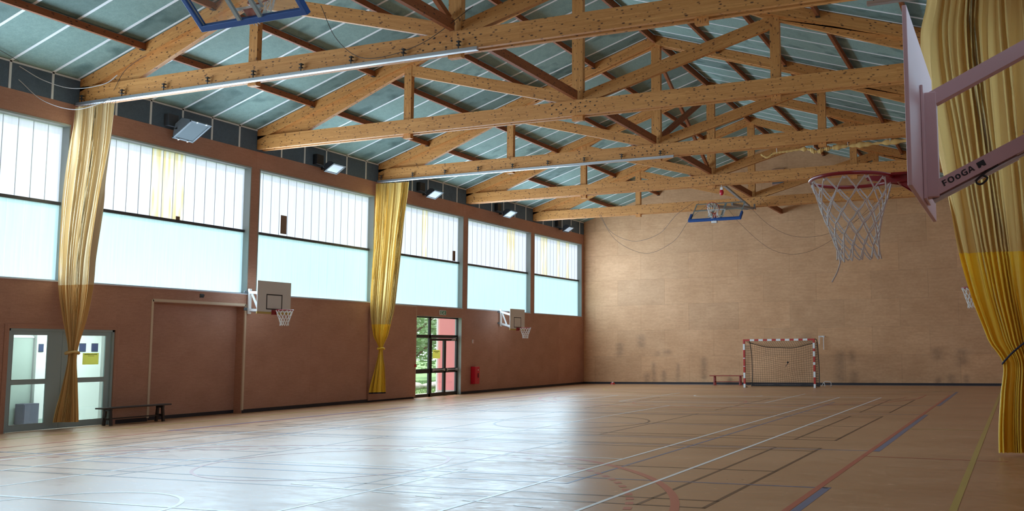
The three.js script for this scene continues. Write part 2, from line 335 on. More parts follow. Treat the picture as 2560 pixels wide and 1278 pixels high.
// niche: back, cheeks, edge strips
part('niche_back', planarUV(box3(XL - 0.36, XL - 0.3, 0, NI[2], -NI[0], -NI[1])), M.board, wallL);
for (const z of NI) part('niche_edge', box3(XL - 0.03, XL + 0.012, 0.08, NI[2] + 0.05, -z + 0.03, -z - 0.03), M.edge, wallL);
part('niche_edge', box3(XL - 0.03, XL + 0.012, NI[2], NI[2] + 0.07, -NI[0], -NI[1]), M.edge, wallL);
part('niche_cheek', planarUV(box3(XL - 0.3, XL - 0.02, 0.0, NI[2], -NI[1] + 0.02, -NI[1])), M.board, wallL);
part('niche_cheek', planarUV(box3(XL - 0.3, XL - 0.02, 0.0, NI[2], -NI[0], -NI[0] - 0.02)), M.board, wallL);
part('niche_soffit', planarUV(box3(XL - 0.3, XL - 0.02, NI[2] - 0.02, NI[2], -NI[0] - 0.02, -NI[1] + 0.02)), M.board, wallL);
// piers between the windows, board above them, dark eave band
const winK = [-3, -2, -1, 0, 1, 2, 3, 4];
const winZ = (k) => [-(TZ(k) - 0.14), k === 4 ? 41.68 : -(TZ(k + 1) + 0.17)];
{
  const e = winK.map(winZ); e[0][0] = 0.5;
  const solids = [[-ZN, e[0][0]]]; for (let i = 0; i < e.length; i++) solids.push([e[i][1], i < e.length - 1 ? e[i + 1][0] : -ZE]);
  for (const [a, b] of solids) { part('pier_core', box3(XL - 0.3, XL - 0.02, WB, WT, -a, -b), M.core, wallL); part('pier', planarUV(box3(XL - 0.3, XL, WB, WT, -a - 0.002, -b + 0.002), rr(0, 2), 0), M.board, wallL); }
  for (let k = -3; k <= 4; k++) {
    const a = k === -3 ? -ZN : -TZ(k), b = k === 4 ? -ZE : -TZ(k + 1);
    part('wall_core', box3(XL - 0.3, XL - 0.022, WT, ET + 0.1, -a, -b), M.core, wallL);
    part('fascia_board', planarUV(box3(XL - 0.022, XL, WT, EB, -a, -b + 0.003), rr(0, 2), rr(0, 2)), M.board, wallL);
    for (let i = 0; i < 6; i++) {
      const z0 = a + i * 0.953, z1 = Math.min(b, z0 + 0.953); if (k < -1 && i) continue;
      const zz = k < -1 ? b : z1;
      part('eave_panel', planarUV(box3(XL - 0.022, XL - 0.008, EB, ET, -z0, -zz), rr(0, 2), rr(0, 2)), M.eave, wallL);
      if (k >= -1 && i) part('eave_batten', box3(XL - 0.008, XL + 0.006, EB, ET, -z0 + 0.025, -z0 - 0.025), M.batten, wallL);
    }
    if (k >= -1) part('eave_batten', box3(XL - 0.008, XL + 0.006, ET - 0.045, ET - 0.006, -a, -b), M.batten, wallL);
  }
}
const plinthL = structure('baseboard_left', 'dark low plinth along the foot of the side wall', 'baseboard');
for (const [a, b] of [[-ZN, D1[0]], [D1[1], NI[0]], [NI[1], D2[0]], [D2[1], -ZE]]) part('plinth', box3(XL - 0.02, XL - 0.004, 0, 0.1, -a, -b), M.plinth, plinthL);
part('plinth', box3(XL - 0.3, XL - 0.292, 0, 0.09, -NI[0], -NI[1]), M.plinth, plinthL);
// sliding board panel left of the glazed door, with its pale edge
const slide = thing('sliding_panel', 'brown board sliding panel with pale edge just left of the black glazed door', 'panel', [XL, 0, -26.6]);
part('panel_board', planarUV(box3(0.005, 0.05, 0.06, 3.3, 1.05, -1.48)), M.board, slide);
part('panel_edge', box3(0.003, 0.054, 0.06, 3.32, -1.48, -1.5), M.edge, slide, 'pale edge strip');
part('panel_edge', box3(0.003, 0.054, 3.3, 3.32, 1.05, -1.5), M.edge, slide);
part('latch', box3(0.05, 0.08, 1.12, 1.22, -1.42, -1.5), M.redBox, slide, 'small red latch');

// ------------------------------------------------------------------ windows
winK.forEach((k, n) => {
  const [a0, b] = winZ(k), a = n === 0 ? 0.5 : a0, w = structure('window_' + (n + 1), 'large window bay of ribbed translucent light panels', 'window');
  const zc = (z) => -z, X = XL - 0.2;
  // frame lining
  part('window_frame', [box3(XL - 0.29, XL + 0.012, WT - 0.03, WT + 0.012, zc(a), zc(b)), box3(XL - 0.29, XL + 0.006, WB, WT, zc(a), zc(a + 0.025)), box3(XL - 0.29, XL + 0.006, WB, WT, zc(b - 0.025), zc(b))], M.alu, w);
  part('window_sill', box3(XL - 0.29, XL + 0.03, WB - 0.012, WB + 0.014, zc(a), zc(b)), M.sill, w);
  part('mullion', box3(X - 0.03, X + 0.05, WM - 0.036, WM + 0.036, zc(a + 0.025), zc(b - 0.025)), M.mullion, w);
  part('lower_rail', box3(X - 0.01, X + 0.03, WB + 0.014, WB + 0.045, zc(a + 0.025), zc(b - 0.025)), M.joint, w);
  const seen = k >= -1, nu = seen ? 15 : 1, nl = seen ? 13 : 1, W = b - a - 0.05;
  const yel = { 0: [6, 7, 8], 3: [10, 11], 2: [1, 2, 8], 4: [3, 4, 8, 11] }[k] ?? [];
  for (let i = 0; i < nu; i++) { const z0 = a + 0.025 + W * i / nu, z1 = a + 0.025 + W * (i + 1) / nu; part('light_panel', planarUV(box3(X - 0.03, X - 0.028, WM + 0.02, WT - 0.03, zc(z0 + 0.004), zc(z1 - 0.004)), rr(0, 0.3), rr(0, 1)), yel.includes(i) ? M.paneYellow : M.paneUp, w); }
  for (let i = 0; i < nl; i++) { const z0 = a + 0.025 + W * i / nl, z1 = a + 0.025 + W * (i + 1) / nl; part('light_panel', planarUV(box3(X - 0.002, X, WB + 0.014, WM - 0.02, zc(z0 + 0.0012), zc(z1 - 0.0012)), rr(0, 0.3), rr(0, 1)), M.paneLow, w); }
  for (let i = 1; i < nu; i++) part('panel_joint', box3(X - 0.034, X - 0.024, WM, WT - 0.03, zc(a + 0.025 + W * i / nu - 0.006), zc(a + 0.025 + W * i / nu + 0.006)), M.joint, w);
  if (k === 1) part('repair_patch', [rbox(X - 0.026, X - 0.01, 5.26, 5.82, -21.68, -21.92), ], M.patch, w, 'brown repair patch');
  if (k === 0) part('repair_patch', [rbox(X - 0.026, X - 0.01, 5.2, 5.3, -18.0, -18.12)], M.patch, w, 'small brown patch');
  if (k === 2) part('repair_patch', [rbox(X - 0.026, X - 0.01, 5.22, 5.62, -30.7, -30.88)], M.patch, w, 'brown repair patch');
  // the daylight that the diffusing panels give off
  { const [y0, y1] = [WB, WT];
    const e = k === 4 ? b - 1.3 : b, l = new THREE.RectAreaLight(DAY, DAY_L, e - a - 0.1, y1 - y0 - 0.1); l.position.set(XL + 0.02, (y0 + y1) / 2, -(a + e) / 2); l.lookAt(XL + 5, (y0 + y1) / 2, -(a + e) / 2); scene.add(l);
  }
});

// ------------------------------------------------------------------ end wall (far), near wall, right wall
const wallE = structure('wall_end', 'far gable wall of tan boards with grime near the floor', 'wall');
part('wall_core', slab([[XL - 0.3, 0], [XR + 0.3, 0], [XR + 0.3, roofY(XR + 0.3) + 0.15], [XC, RID + 0.15], [XL - 0.3, roofY(XL - 0.3) + 0.15]], ZE - 0.3, ZE - 0.02), M.core, wallE);
function clipHalf(poly, f) { const o = []; for (let i = 0; i < poly.length; i++) { const a = poly[i], b = poly[(i + 1) % poly.length], fa = f(a), fb = f(b); if (fa >= 0) o.push(a); if ((fa >= 0) !== (fb >= 0)) { const t = fa / (fa - fb); o.push([a[0] + (b[0] - a[0]) * t, a[1] + (b[1] - a[1]) * t]); } } return o; }
for (let r = 0; r < 9; r++) {
  const y0 = 0.1 + r * 1.255, y1 = Math.min(RID, y0 + 1.252), off = (r % 2) * 1.25 + 0.62;
  for (let i = -1; i < 9; i++) {
    const x0 = Math.max(XL, XL + off + i * 2.5), x1 = Math.min(XR, XL + off + (i + 1) * 2.5 - 0.004); if (x1 - x0 < 0.05) continue;
    let p = [[x0, y0], [x1, y0], [x1, y1], [x0, y1]];
    p = clipHalf(p, (q) => RID - (XC - q[0]) * SL - q[1]); p = clipHalf(p, (q) => RID - (q[0] - XC) * SL - q[1]); if (p.length < 3) continue;
    part('wall_board', planarUV(slab(p, ZE - 0.02, ZE)), [M.end, M.endB, M.endC][Math.floor(rnd() * 3)], wallE);
  }
}
const plinthE = structure('baseboard_end', 'thin dark plinth along the foot of the far wall', 'baseboard');
part('plinth', box3(XL, XR, 0, 0.1, ZE - 0.02, ZE - 0.004), M.plinth, plinthE);
const wallN = structure('wall_near', 'board gable wall behind the viewer', 'wall');
part('wall_core', planarUV(slab([[XL - 0.3, 0], [XR + 0.3, 0], [XR + 0.3, roofY(XR + 0.3) + 0.15], [XC, RID + 0.15], [XL - 0.3, roofY(XL - 0.3) + 0.15]], ZN, ZN + 0.3)), M.board, wallN);
const wallR = structure('wall_right', 'long board wall on the right, seen edge on', 'wall');
part('wall_core', planarUV(box3(XR, XR + 0.3, 0, WB, ZE, ZN)), M.board, wallR); part('wall_core', planarUV(box3(XR, XR + 0.3, WT, roofY(XR) + 0.1, ZE, ZN)), M.board, wallR);
winK.slice(0, 4).forEach((k, n, all) => {                               // unseen windows added as fill light, modelled on the band opposite, beside the viewer
  const [a0, b] = winZ(k), a = n === 0 ? 0.5 : a0, nx = n < all.length - 1 ? winZ(all[n + 1])[0] : -ZE, w = structure('window_' + (n + 9), 'added translucent fill light window in the right wall, outside the frame', 'window');
  part('pier', planarUV(box3(XR, XR + 0.3, WB, WT, -b, -nx)), M.board, wallR); if (!n) part('pier', planarUV(box3(XR, XR + 0.3, WB, WT, ZN, -a)), M.board, wallR);
  part('window_frame', [box3(XR, XR + 0.28, WT - 0.03, WT, -a, -b), box3(XR, XR + 0.28, WB, WB + 0.02, -a, -b), box3(XR + 0.16, XR + 0.24, WM - 0.045, WM + 0.045, -a, -b)], M.alu, w);
  part('light_panel', planarUV(box3(XR + 0.2, XR + 0.202, WM, WT - 0.03, -a, -b)), M.fillPane, w); part('light_panel', planarUV(box3(XR + 0.2, XR + 0.202, WB + 0.02, WM, -a, -b)), M.fillPane, w);
  const l = new THREE.RectAreaLight(DAY, FILL_R, b - a - 0.1, WT - WB - 0.1); l.position.set(XR - 0.02, (WB + WT) / 2, -(a + b) / 2); l.lookAt(XR - 5, (WB + WT) / 2, -(a + b) / 2); scene.add(l);
});

// ------------------------------------------------------------------ roof lining, battens, purlins, ridge beam, wind bracing
const ceil = structure('ceiling', 'blue-green panelled roof lining with white battens', 'ceiling');
const LSL = Math.hypot(1, SL), ang = Math.atan(SL), PS = 2.07;
// a thin sheet lying on the slope: from x0 to x1 (nearest the ridge last), between distances za and zb, hanging d below the roof line
function onSlope(x0, x1, za, zb, t, d, uvo = true) {
  const len = Math.abs(x1 - x0) * LSL, g = planarUV(new THREE.BoxGeometry(len, t, Math.abs(zb - za)), uvo ? rr(0, 2) : 0, uvo ? rr(0, 2) : 0), xm = (x0 + x1) / 2;
  g.rotateZ(xm < XC ? ang : -ang); g.translate(xm, roofY(xm) - d + t / 2 * 0 + t / 2, -(za + zb) / 2); return g;
}
part('roof_slab', [onSlope(XL - 0.4, XC, -ZN - 0.3, -ZE + 0.3, 0.12, -0.03), onSlope(XC, XR + 0.4, -ZN - 0.3, -ZE + 0.3, 0.12, -0.03)], M.core, ceil);
const far = [];
for (let k = -2; k <= 4; k++) {
  const a = k === -2 ? -ZN : -TZ(k), b = k === 4 ? -ZE : -TZ(k + 1);
  for (const sd of [-1, 1]) {
    const xe = sd < 0 ? XL : XR;
    for (let i = 0; i < 6; i++) {
      const z0 = a + i * 0.953, z1 = k === -2 ? b : Math.min(b, z0 + 0.953); if (k === -2 && i) break;
      for (let r = 0; r < 5; r++) {
        const xa = XC + sd * PS * r, xb = r === 4 ? xe : XC + sd * PS * (r + 1);
        const g = onSlope(xa, xb, z0, z1, 0.03, 0), q = rnd();
        if (k === -2 || k === 4) far.push(g); else part('ceiling_panel', g, i === 5 ? (q < 0.75 ? M.roofC : M.roofB) : q < 0.45 ? M.roofA : q < 0.75 ? M.roofB : M.roofC, ceil);  // last strip before each truss: truss shadow painted in by darker panels
      }
      if (k >= -1 && i) part('batten', onSlope(XC, xe, z0 - 0.03, z0 + 0.03, 0.012, 0.012, false), M.batten, ceil);
    }
    if (k >= -1) for (const zz of [a - 0.05, a + 0.33]) part('batten', onSlope(XC, xe, zz - 0.02, zz + 0.02, 0.012, 0.012, false), M.batten, ceil);
  }
  if (k >= -1) for (let j = -4; j <= 4; j++) {
    const x = XC + PS * j, y = roofY(x) - 0.014, h = j ? 0.15 : 0.22, za = a + 0.28, zb = k === 4 ? b : b;
    const g = barGeo(zb - za, h, 0.075); g.rotateY(Math.PI / 2); g.translate(x, y - h / 2 - (j ? 0.015 : 0.03), -(za + zb) / 2); part('purlin', g, M.purlin, ceil);
    if (j) part('purlin_shoe', [box3(x - 0.05, x + 0.05, y - h - 0.03, y - h - 0.016, -za, -za - 0.1), box3(x - 0.05, x + 0.05, y - h - 0.03, y - h - 0.016, -zb + 0.1, -zb)], M.dark, ceil);
  }
}
part('far_lining', far, M.roofA, ceil).userData.kind = 'stuff';
const beam = thing('tie_beam', 'long dark wooden beam linking the foot of every king post to the far wall', 'beam', [XC, 0, 0]);
for (let k = -1; k <= 4; k++) { const a = -TZ(k) + 0.28, b = k === 4 ? -ZE : -TZ(k + 1); const g = barGeo(b - a, 0.22, 0.1); g.rotateY(Math.PI / 2); g.translate(0, CT + 0.13, -(a + b) / 2); part('beam_length', g, M.purlin, beam); }
for (const k of [-1, 2]) {
  const wb = thing('wind_brace', k < 0 ? 'crossed dark wooden braces under the ridge between the two nearest trusses' : 'crossed dark wooden braces under the ridge in the middle of the hall', 'brace', [XC, 0, 0]);
  const z0 = TZ(k) - 0.3, z1 = TZ(k + 1) - 0.02;
  part('brace', bar(V(0.1, CT + 0.3, z0), V(0.1, RID - 0.42, z1), 0.18, 0.09), M.purlin, wb); part('brace', bar(V(-0.1, RID - 0.42, z0), V(-0.1, CT + 0.3, z1), 0.12, 0.09), M.purlin, wb);
}

// ------------------------------------------------------------------ trusses
const trussWords = ['almost above the viewer, out of view', 'carrying the near lifted backboard, just out of view', 'carrying the first curtain rail, nearest in view', 'second in view, without curtain rail', 'third in view, carrying the second curtain rail', 'fourth in view, with a grey lamp under its left end', 'closest to the far gable wall'];
function makeTruss(k) {
  const t = thing('roof_truss', 'glued timber roof truss ' + trussWords[k + 2], 'truss', [0, 0, TZ(k)], 0, 'timber roof trusses');
  const Q = 5.15, xq = [XC - Q, XC, XC + Q], RT = 0.29;                  // rafter depth, measured upright
  const rt = (x) => roofY(x) - 0.014, rb = (x) => rt(x) - RT;
  for (const z of [-0.045, -0.245]) {
    for (const [x0, x1] of [[XL, XC], [XC + 0.003, XR]]) { const g = barGeo(x1 - x0, CT - CB, 0.09); g.translate((x0 + x1) / 2, (CB + CT) / 2, z); part('bottom_chord', g, M.glulam, t); }
    for (const sd of [-1, 1]) {
      const xe = sd < 0 ? XL : XR, L = Math.abs(xe - XC), g = barGeo(L, RT, 0.09), p = g.attributes.position;
      for (let i = 0; i < p.count; i++) { const x = XC + sd * L / 2 + p.getX(i); p.setX(i, x); p.setY(i, rt(x) - RT / 2 + p.getY(i)); p.setZ(i, p.getZ(i) + z); }
      g.computeVertexNormals(); part('rafter', g, M.glulam, t);
    }
  }
  for (const sd of [-1, 1]) {
    const e = sd < 0 ? XL + 0.02 : XR - 0.02, x1 = e - sd * 1.62, xr = XC + sd * Q, xs = e - sd * 1.0;
    part('knee_strut', planarUV(slab([[e, CT], [x1, CT], [xr - sd * 0.3, rb(xr) - 0.0], [xr - sd * 0.9, rb(xr - sd * 0.9)], [e, rb(e) + 0.1]], -0.2, -0.09), rr(0, 4), 0), M.glulam, t);
    const d0 = V(xr - sd * 0.02, rb(xr) - 0.12, -0.145), d1 = V(XC + sd * 0.12, CT + 0.06, -0.145);
    part('diagonal', bar(d0, d1, 0.3, 0.108), M.glulam, t);
  }
  for (const x of xq) {
    const w = x === XC ? 0.3 : 0.23, top = x === XC ? rb(XC) : rb(x), g = barGeo(top - CB + 0.115, w, 0.13); g.rotateZ(Math.PI / 2); g.translate(x, (top + CB - 0.115) / 2, -0.145); part('post', g, M.glulam, t);
  }
  for (let r = 0; r < 3; r++) for (let i = 0; i < 5; i++) { const b = new THREE.CylinderGeometry(0.017, 0.017, 0.012, 8); b.rotateX(Math.PI / 2); b.translate(XC - 0.68 + i * 0.27 + (r % 2) * 0.13, CB + 0.09 + r * 0.11, 0.005); part('bolt', b, M.dark, t); }
}
for (let k = -2; k <= 4; k++) makeTruss(k);

// curtain rails with their clamps
function curtainRail(k, x0, x1, zo, label, clamps) {
  const r = thing('curtain_rail', label, 'rail', [0, 0, TZ(k)]);
  part('rail', [rbox(x0, x1, CB - 0.075, CB - 0.02, zo - 0.03, zo + 0.03, 0.004), rbox(x0, x1, CB - 0.095, CB - 0.078, zo - 0.045, zo + 0.045, 0.004)], M.steel, r);
  for (let i = 0; i < clamps; i++) { const x = x0 + 0.12 + i * 1.29; if (x > x1) break; const s = zo > 0 ? 1 : -1; part('clamp', [box3(x - 0.008, x + 0.008, CB - 0.03, CB + 0.17, zo - s * 0.04, zo - s * 0.025), box3(x - 0.03, x + 0.05, CB + 0.13, CB + 0.15, zo - s * 0.06, zo), box3(x - 0.03, x + 0.04, CB + 0.06, CB + 0.08, zo - s * 0.06, zo), mv(new THREE.CylinderGeometry(0.016, 0.016, 0.1, 8), x + 0.025, CB + 0.1, zo - s * 0.01)], M.dark, r); }
  return r;
}
curtainRail(0, XL + 0.05, -9.6, 0.1, 'grey steel curtain rail clamped to the nearest timber truss', 9);
curtainRail(2, XL + 0.05, -9.6, 0.1, 'grey steel curtain rail clamped to the third timber truss', 9);
curtainRail(0, -2.2, XR - 0.02, -0.36, 'short steel rail behind the nearest truss above the big right curtain', 2);

// ------------------------------------------------------------------ curtains
// rows: [height, x and z of one edge, x and z of the other, pleat depth]; pleats follow the cloth from top to hem
function cloth(rows, y0, y1, pleats, seedv, thick = 1) {
  rows = [...rows].sort((a, b) => b[0] - a[0]);
  const N = pleats * 10, H = Math.max(6, Math.round((y1 - y0) / 0.09)), pos = [], uv = [], idx = [];
  const at = (y) => { let i = 0; while (i < rows.length - 2 && rows[i + 1][0] > y) i++; const a = rows[i], b = rows[i + 1]; let t = Math.max(0, Math.min(1, (a[0] - y) / (a[0] - b[0]))); const p = rows[Math.max(0, i - 1)], q = rows[Math.min(rows.length - 1, i + 2)]; return a.map((_, c) => { const m0 = (b[c] - p[c]) / 2, m1 = (q[c] - a[c]) / 2, t2 = t * t, t3 = t2 * t; return c === 0 ? y : (2 * t3 - 3 * t2 + 1) * a[c] + (t3 - 2 * t2 + t) * m0 + (-2 * t3 + 3 * t2) * b[c] + (t3 - t2) * m1; }); };
  for (let j = 0; j <= H; j++) {
    const y = y1 + (y0 - y1) * j / H, r = at(y), dx = r[3] - r[1], dz = r[4] - r[2], L = Math.hypot(dx, dz), nx = -dz / L, nz = dx / L, am = r[5];
    for (let i = 0; i <= N; i++) {
      const t = i / N, w = t + 0.6 / pleats * Math.sin(t * 9.1 + seedv) + 0.3 / pleats * Math.sin(t * 23 + seedv * 2 + y * 0.5), ph = 2 * Math.PI * pleats * w, s0 = Math.sin(ph), sw = Math.sign(s0) * Math.abs(s0) ** 0.7, a = am * (0.75 + 0.4 * Math.sin(t * 17 + seedv * 3));
      const off = a * (sw + 0.15 * Math.sin(ph * 2 + y * 0.7)), sh = 0.3 * am * Math.sin(2 * ph);
      const bell = 0.2 * am * Math.sin(t * 5 + y * 1.3 + seedv);
      pos.push(r[1] + dx * t + nx * (off + bell) + dx / L * sh, y, r[2] + dz * t + nz * (off + bell) + dz / L * sh); uv.push(t * pleats * 0.25, y);
      if (i < N && j < H) { const q = j * (N + 1) + i; idx.push(q, q + N + 1, q + 1, q + 1, q + N + 1, q + N + 2); }
    }
  }
  const g = new THREE.BufferGeometry(); g.setAttribute('position', new THREE.Float32BufferAttribute(pos, 3)); g.setAttribute('uv', new THREE.Float32BufferAttribute(uv, 2)); g.setIndex(idx); g.computeVertexNormals(); return g;
}
function tie(c, rx, rz, h, y) { const p = []; for (let i = 0; i < 16; i++) { const a = i / 16 * 2 * Math.PI; p.push(V(c[0] + rx * Math.cos(a), y + 0.02 * Math.sin(a * 2), c[1] + rz * Math.sin(a))); } return tube(p, h, 32, 6, true); }
{
  const c1 = thing('curtain', 'pale tied-back dividing curtain in front of the grey-green double door', 'curtain');
  const r1 = [[7.42, -20.46, -14.86, -19.14, -14.9, 0.055], [6.4, -20.46, -14.8, -19.19, -14.9, 0.06], [5.1, -20.44, -14.72, -19.41, -14.88, 0.06], [4.0, -20.44, -14.7, -19.58, -14.86, 0.055], [3.2, -20.44, -14.72, -19.62, -14.86, 0.05], [2.5, -20.42, -14.84, -19.8, -14.9, 0.04], [1.72, -20.38, -14.97, -20.05, -14.92, 0.022], [0.95, -20.36, -14.84, -19.98, -14.92, 0.03], [0.17, -20.36, -14.68, -19.9, -14.92, 0.04]];
  part('upper_cloth', cloth(r1, 3.25, 7.42, 14, 1.3), M.clothSand, c1); part('lower_cloth', cloth(r1, 0.17, 3.25, 14, 1.3), M.clothTan, c1, 'solid tan lower cloth'); part('tie_band', tie([-20.21, -14.94], 0.2, 0.055, 0.03, 1.72), M.clothTan, c1);
  const hooks = (x0, z) => Array.from({ length: 16 }, (_, i) => rod(V(x0 + i * 0.08, 7.4, z), V(x0 + i * 0.08, 7.466, z - 0.02), 0.006, 4));
  part('hooks', hooks(-20.4, -14.89), M.steel, c1).userData.kind = 'stuff';
  const c2 = thing('curtain', 'golden tied-back dividing curtain left of the black glazed door', 'curtain');
  const r2 = [[7.42, -20.46, -25.68, -19.18, -25.75, 0.05], [5.8, -20.44, -25.62, -19.39, -25.75, 0.055], [4.2, -20.44, -25.52, -19.56, -25.74, 0.05], [3.1, -20.44, -25.5, -19.69, -25.74, 0.045], [2.2, -20.42, -25.62, -19.95, -25.76, 0.035], [1.79, -20.38, -25.88, -20.17, -25.8, 0.02], [1.1, -20.38, -25.66, -20.06, -25.8, 0.03], [0.33, -20.38, -25.42, -20.03, -25.82, 0.035]];
  part('upper_cloth', cloth(r2, 2.6, 7.42, 13, 4.1), M.clothGold, c2); part('lower_cloth', cloth(r2, 0.33, 2.6, 13, 4.1), M.clothLow, c2, 'solid yellow lower cloth'); part('tie_band', tie([-20.27, -25.84], 0.13, 0.06, 0.028, 1.79), M.clothLow, c2);
  part('hem', cloth(r2.map((r) => [r[0], r[1], r[2], r[3], r[4], r[5]]), 0.29, 0.335, 13, 4.1), M.navy, c2, 'dark hem edge');
  part('hooks', hooks(-20.4, -25.73), M.steel, c2).userData.kind = 'stuff';
  const c3 = thing('curtain', 'big yellow pleated curtain tied with a navy strap at the right edge', 'curtain');
  const r3 = [[7.46, -1.2, -15.36, 0.36, -15.36, 0.094], [6.85, -1.3, -15.24, 0.37, -15.36, 0.104], [6.1, -1.27, -15.2, 0.38, -15.34, 0.112], [5.1, -1.13, -15.2, 0.38, -15.32, 0.112], [4.0, -0.965, -15.2, 0.38, -15.3, 0.104], [3.2, -0.83, -15.2, 0.38, -15.3, 0.094], [2.43, -0.66, -15.2, 0.38, -15.28, 0.085], [1.74, -0.44, -15.2, 0.38, -15.26, 0.066], [1.42, -0.25, -15.2, 0.36, -15.24, 0.056], [0.94, -0.3, -15.18, 0.36, -15.24, 0.066], [0.45, -0.35, -15.16, 0.36, -15.24, 0.075], [0.05, -0.365, -15.16, 0.36, -15.24, 0.075]];
  part('upper_cloth', cloth(r3, 3.15, 7.46, 14, 2.2), M.clothUp, c3); part('lower_cloth', cloth(r3, 0.05, 3.15, 14, 2.2), M.clothLow, c3, 'solid bright yellow lower cloth');
  part('strap', tube([V(-0.26, 1.4, -15.24), V(-0.24, 1.43, -15.12), V(-0.1, 1.58, -15.1), V(0.12, 1.76, -15.1), V(0.4, 1.95, -15.12)], 0.016, 24, 6), M.navy, c3, 'navy strap to the wall');
  // what is left of another curtain: a yellow rag bunched along the third truss
  const rag = thing('curtain_remnant', 'torn strip of pale yellow cloth strung under the third truss', 'cloth');
  const path = [V(-7.0, 7.44, -26.2), V(-6.8, 7.33, -26.2), V(-6.6, 7.43, -26.2), V(-6.2, 7.46, -26.2), V(-5.6, 7.48, -26.2), V(-5.3, 7.38, -26.2), V(-5.05, 7.44, -26.2), V(-4.8, 7.46, -26.2), V(-4.0, 7.47, -26.2), V(-3.0, 7.48, -26.2), V(-1.6, 7.5, -26.2), V(-0.4, 7.5, -26.2)];
  const cv = new THREE.CatmullRomCurve3(path), n = 160, pts = cv.getPoints(n), pos = [], idx = [];
  pts.forEach((p, i) => { const t = i / n, r = t < 0.34 ? 0.016 + 0.014 * Math.abs(Math.sin(i * 0.9)) : 0.045 + 0.02 * Math.sin(i * 0.5) + 0.012 * Math.sin(i * 1.7); for (let a = 0; a < 8; a++) pos.push(p.x, p.y + r * 1.3 * Math.sin(a / 8 * 6.283), p.z + r * 0.8 * Math.cos(a / 8 * 6.283)); if (i < n) for (let a = 0; a < 8; a++) { const q = i * 8 + a, s = i * 8 + (a + 1) % 8; idx.push(q, s, q + 8, s, s + 8, q + 8); } });
  const g = new THREE.BufferGeometry(); g.setAttribute('position', new THREE.Float32BufferAttribute(pos, 3)); g.setIndex(idx); g.computeVertexNormals(); part('cloth', g, M.clothUp, rag);
  part('ties', [-6.5, -5.4, -4.4, -3.2, -2.0, -0.9].map((x) => rod(V(x, 7.46, -26.18), V(x, 7.58, -26.13), 0.008, 4)), M.cord, rag).userData.kind = 'stuff';
}
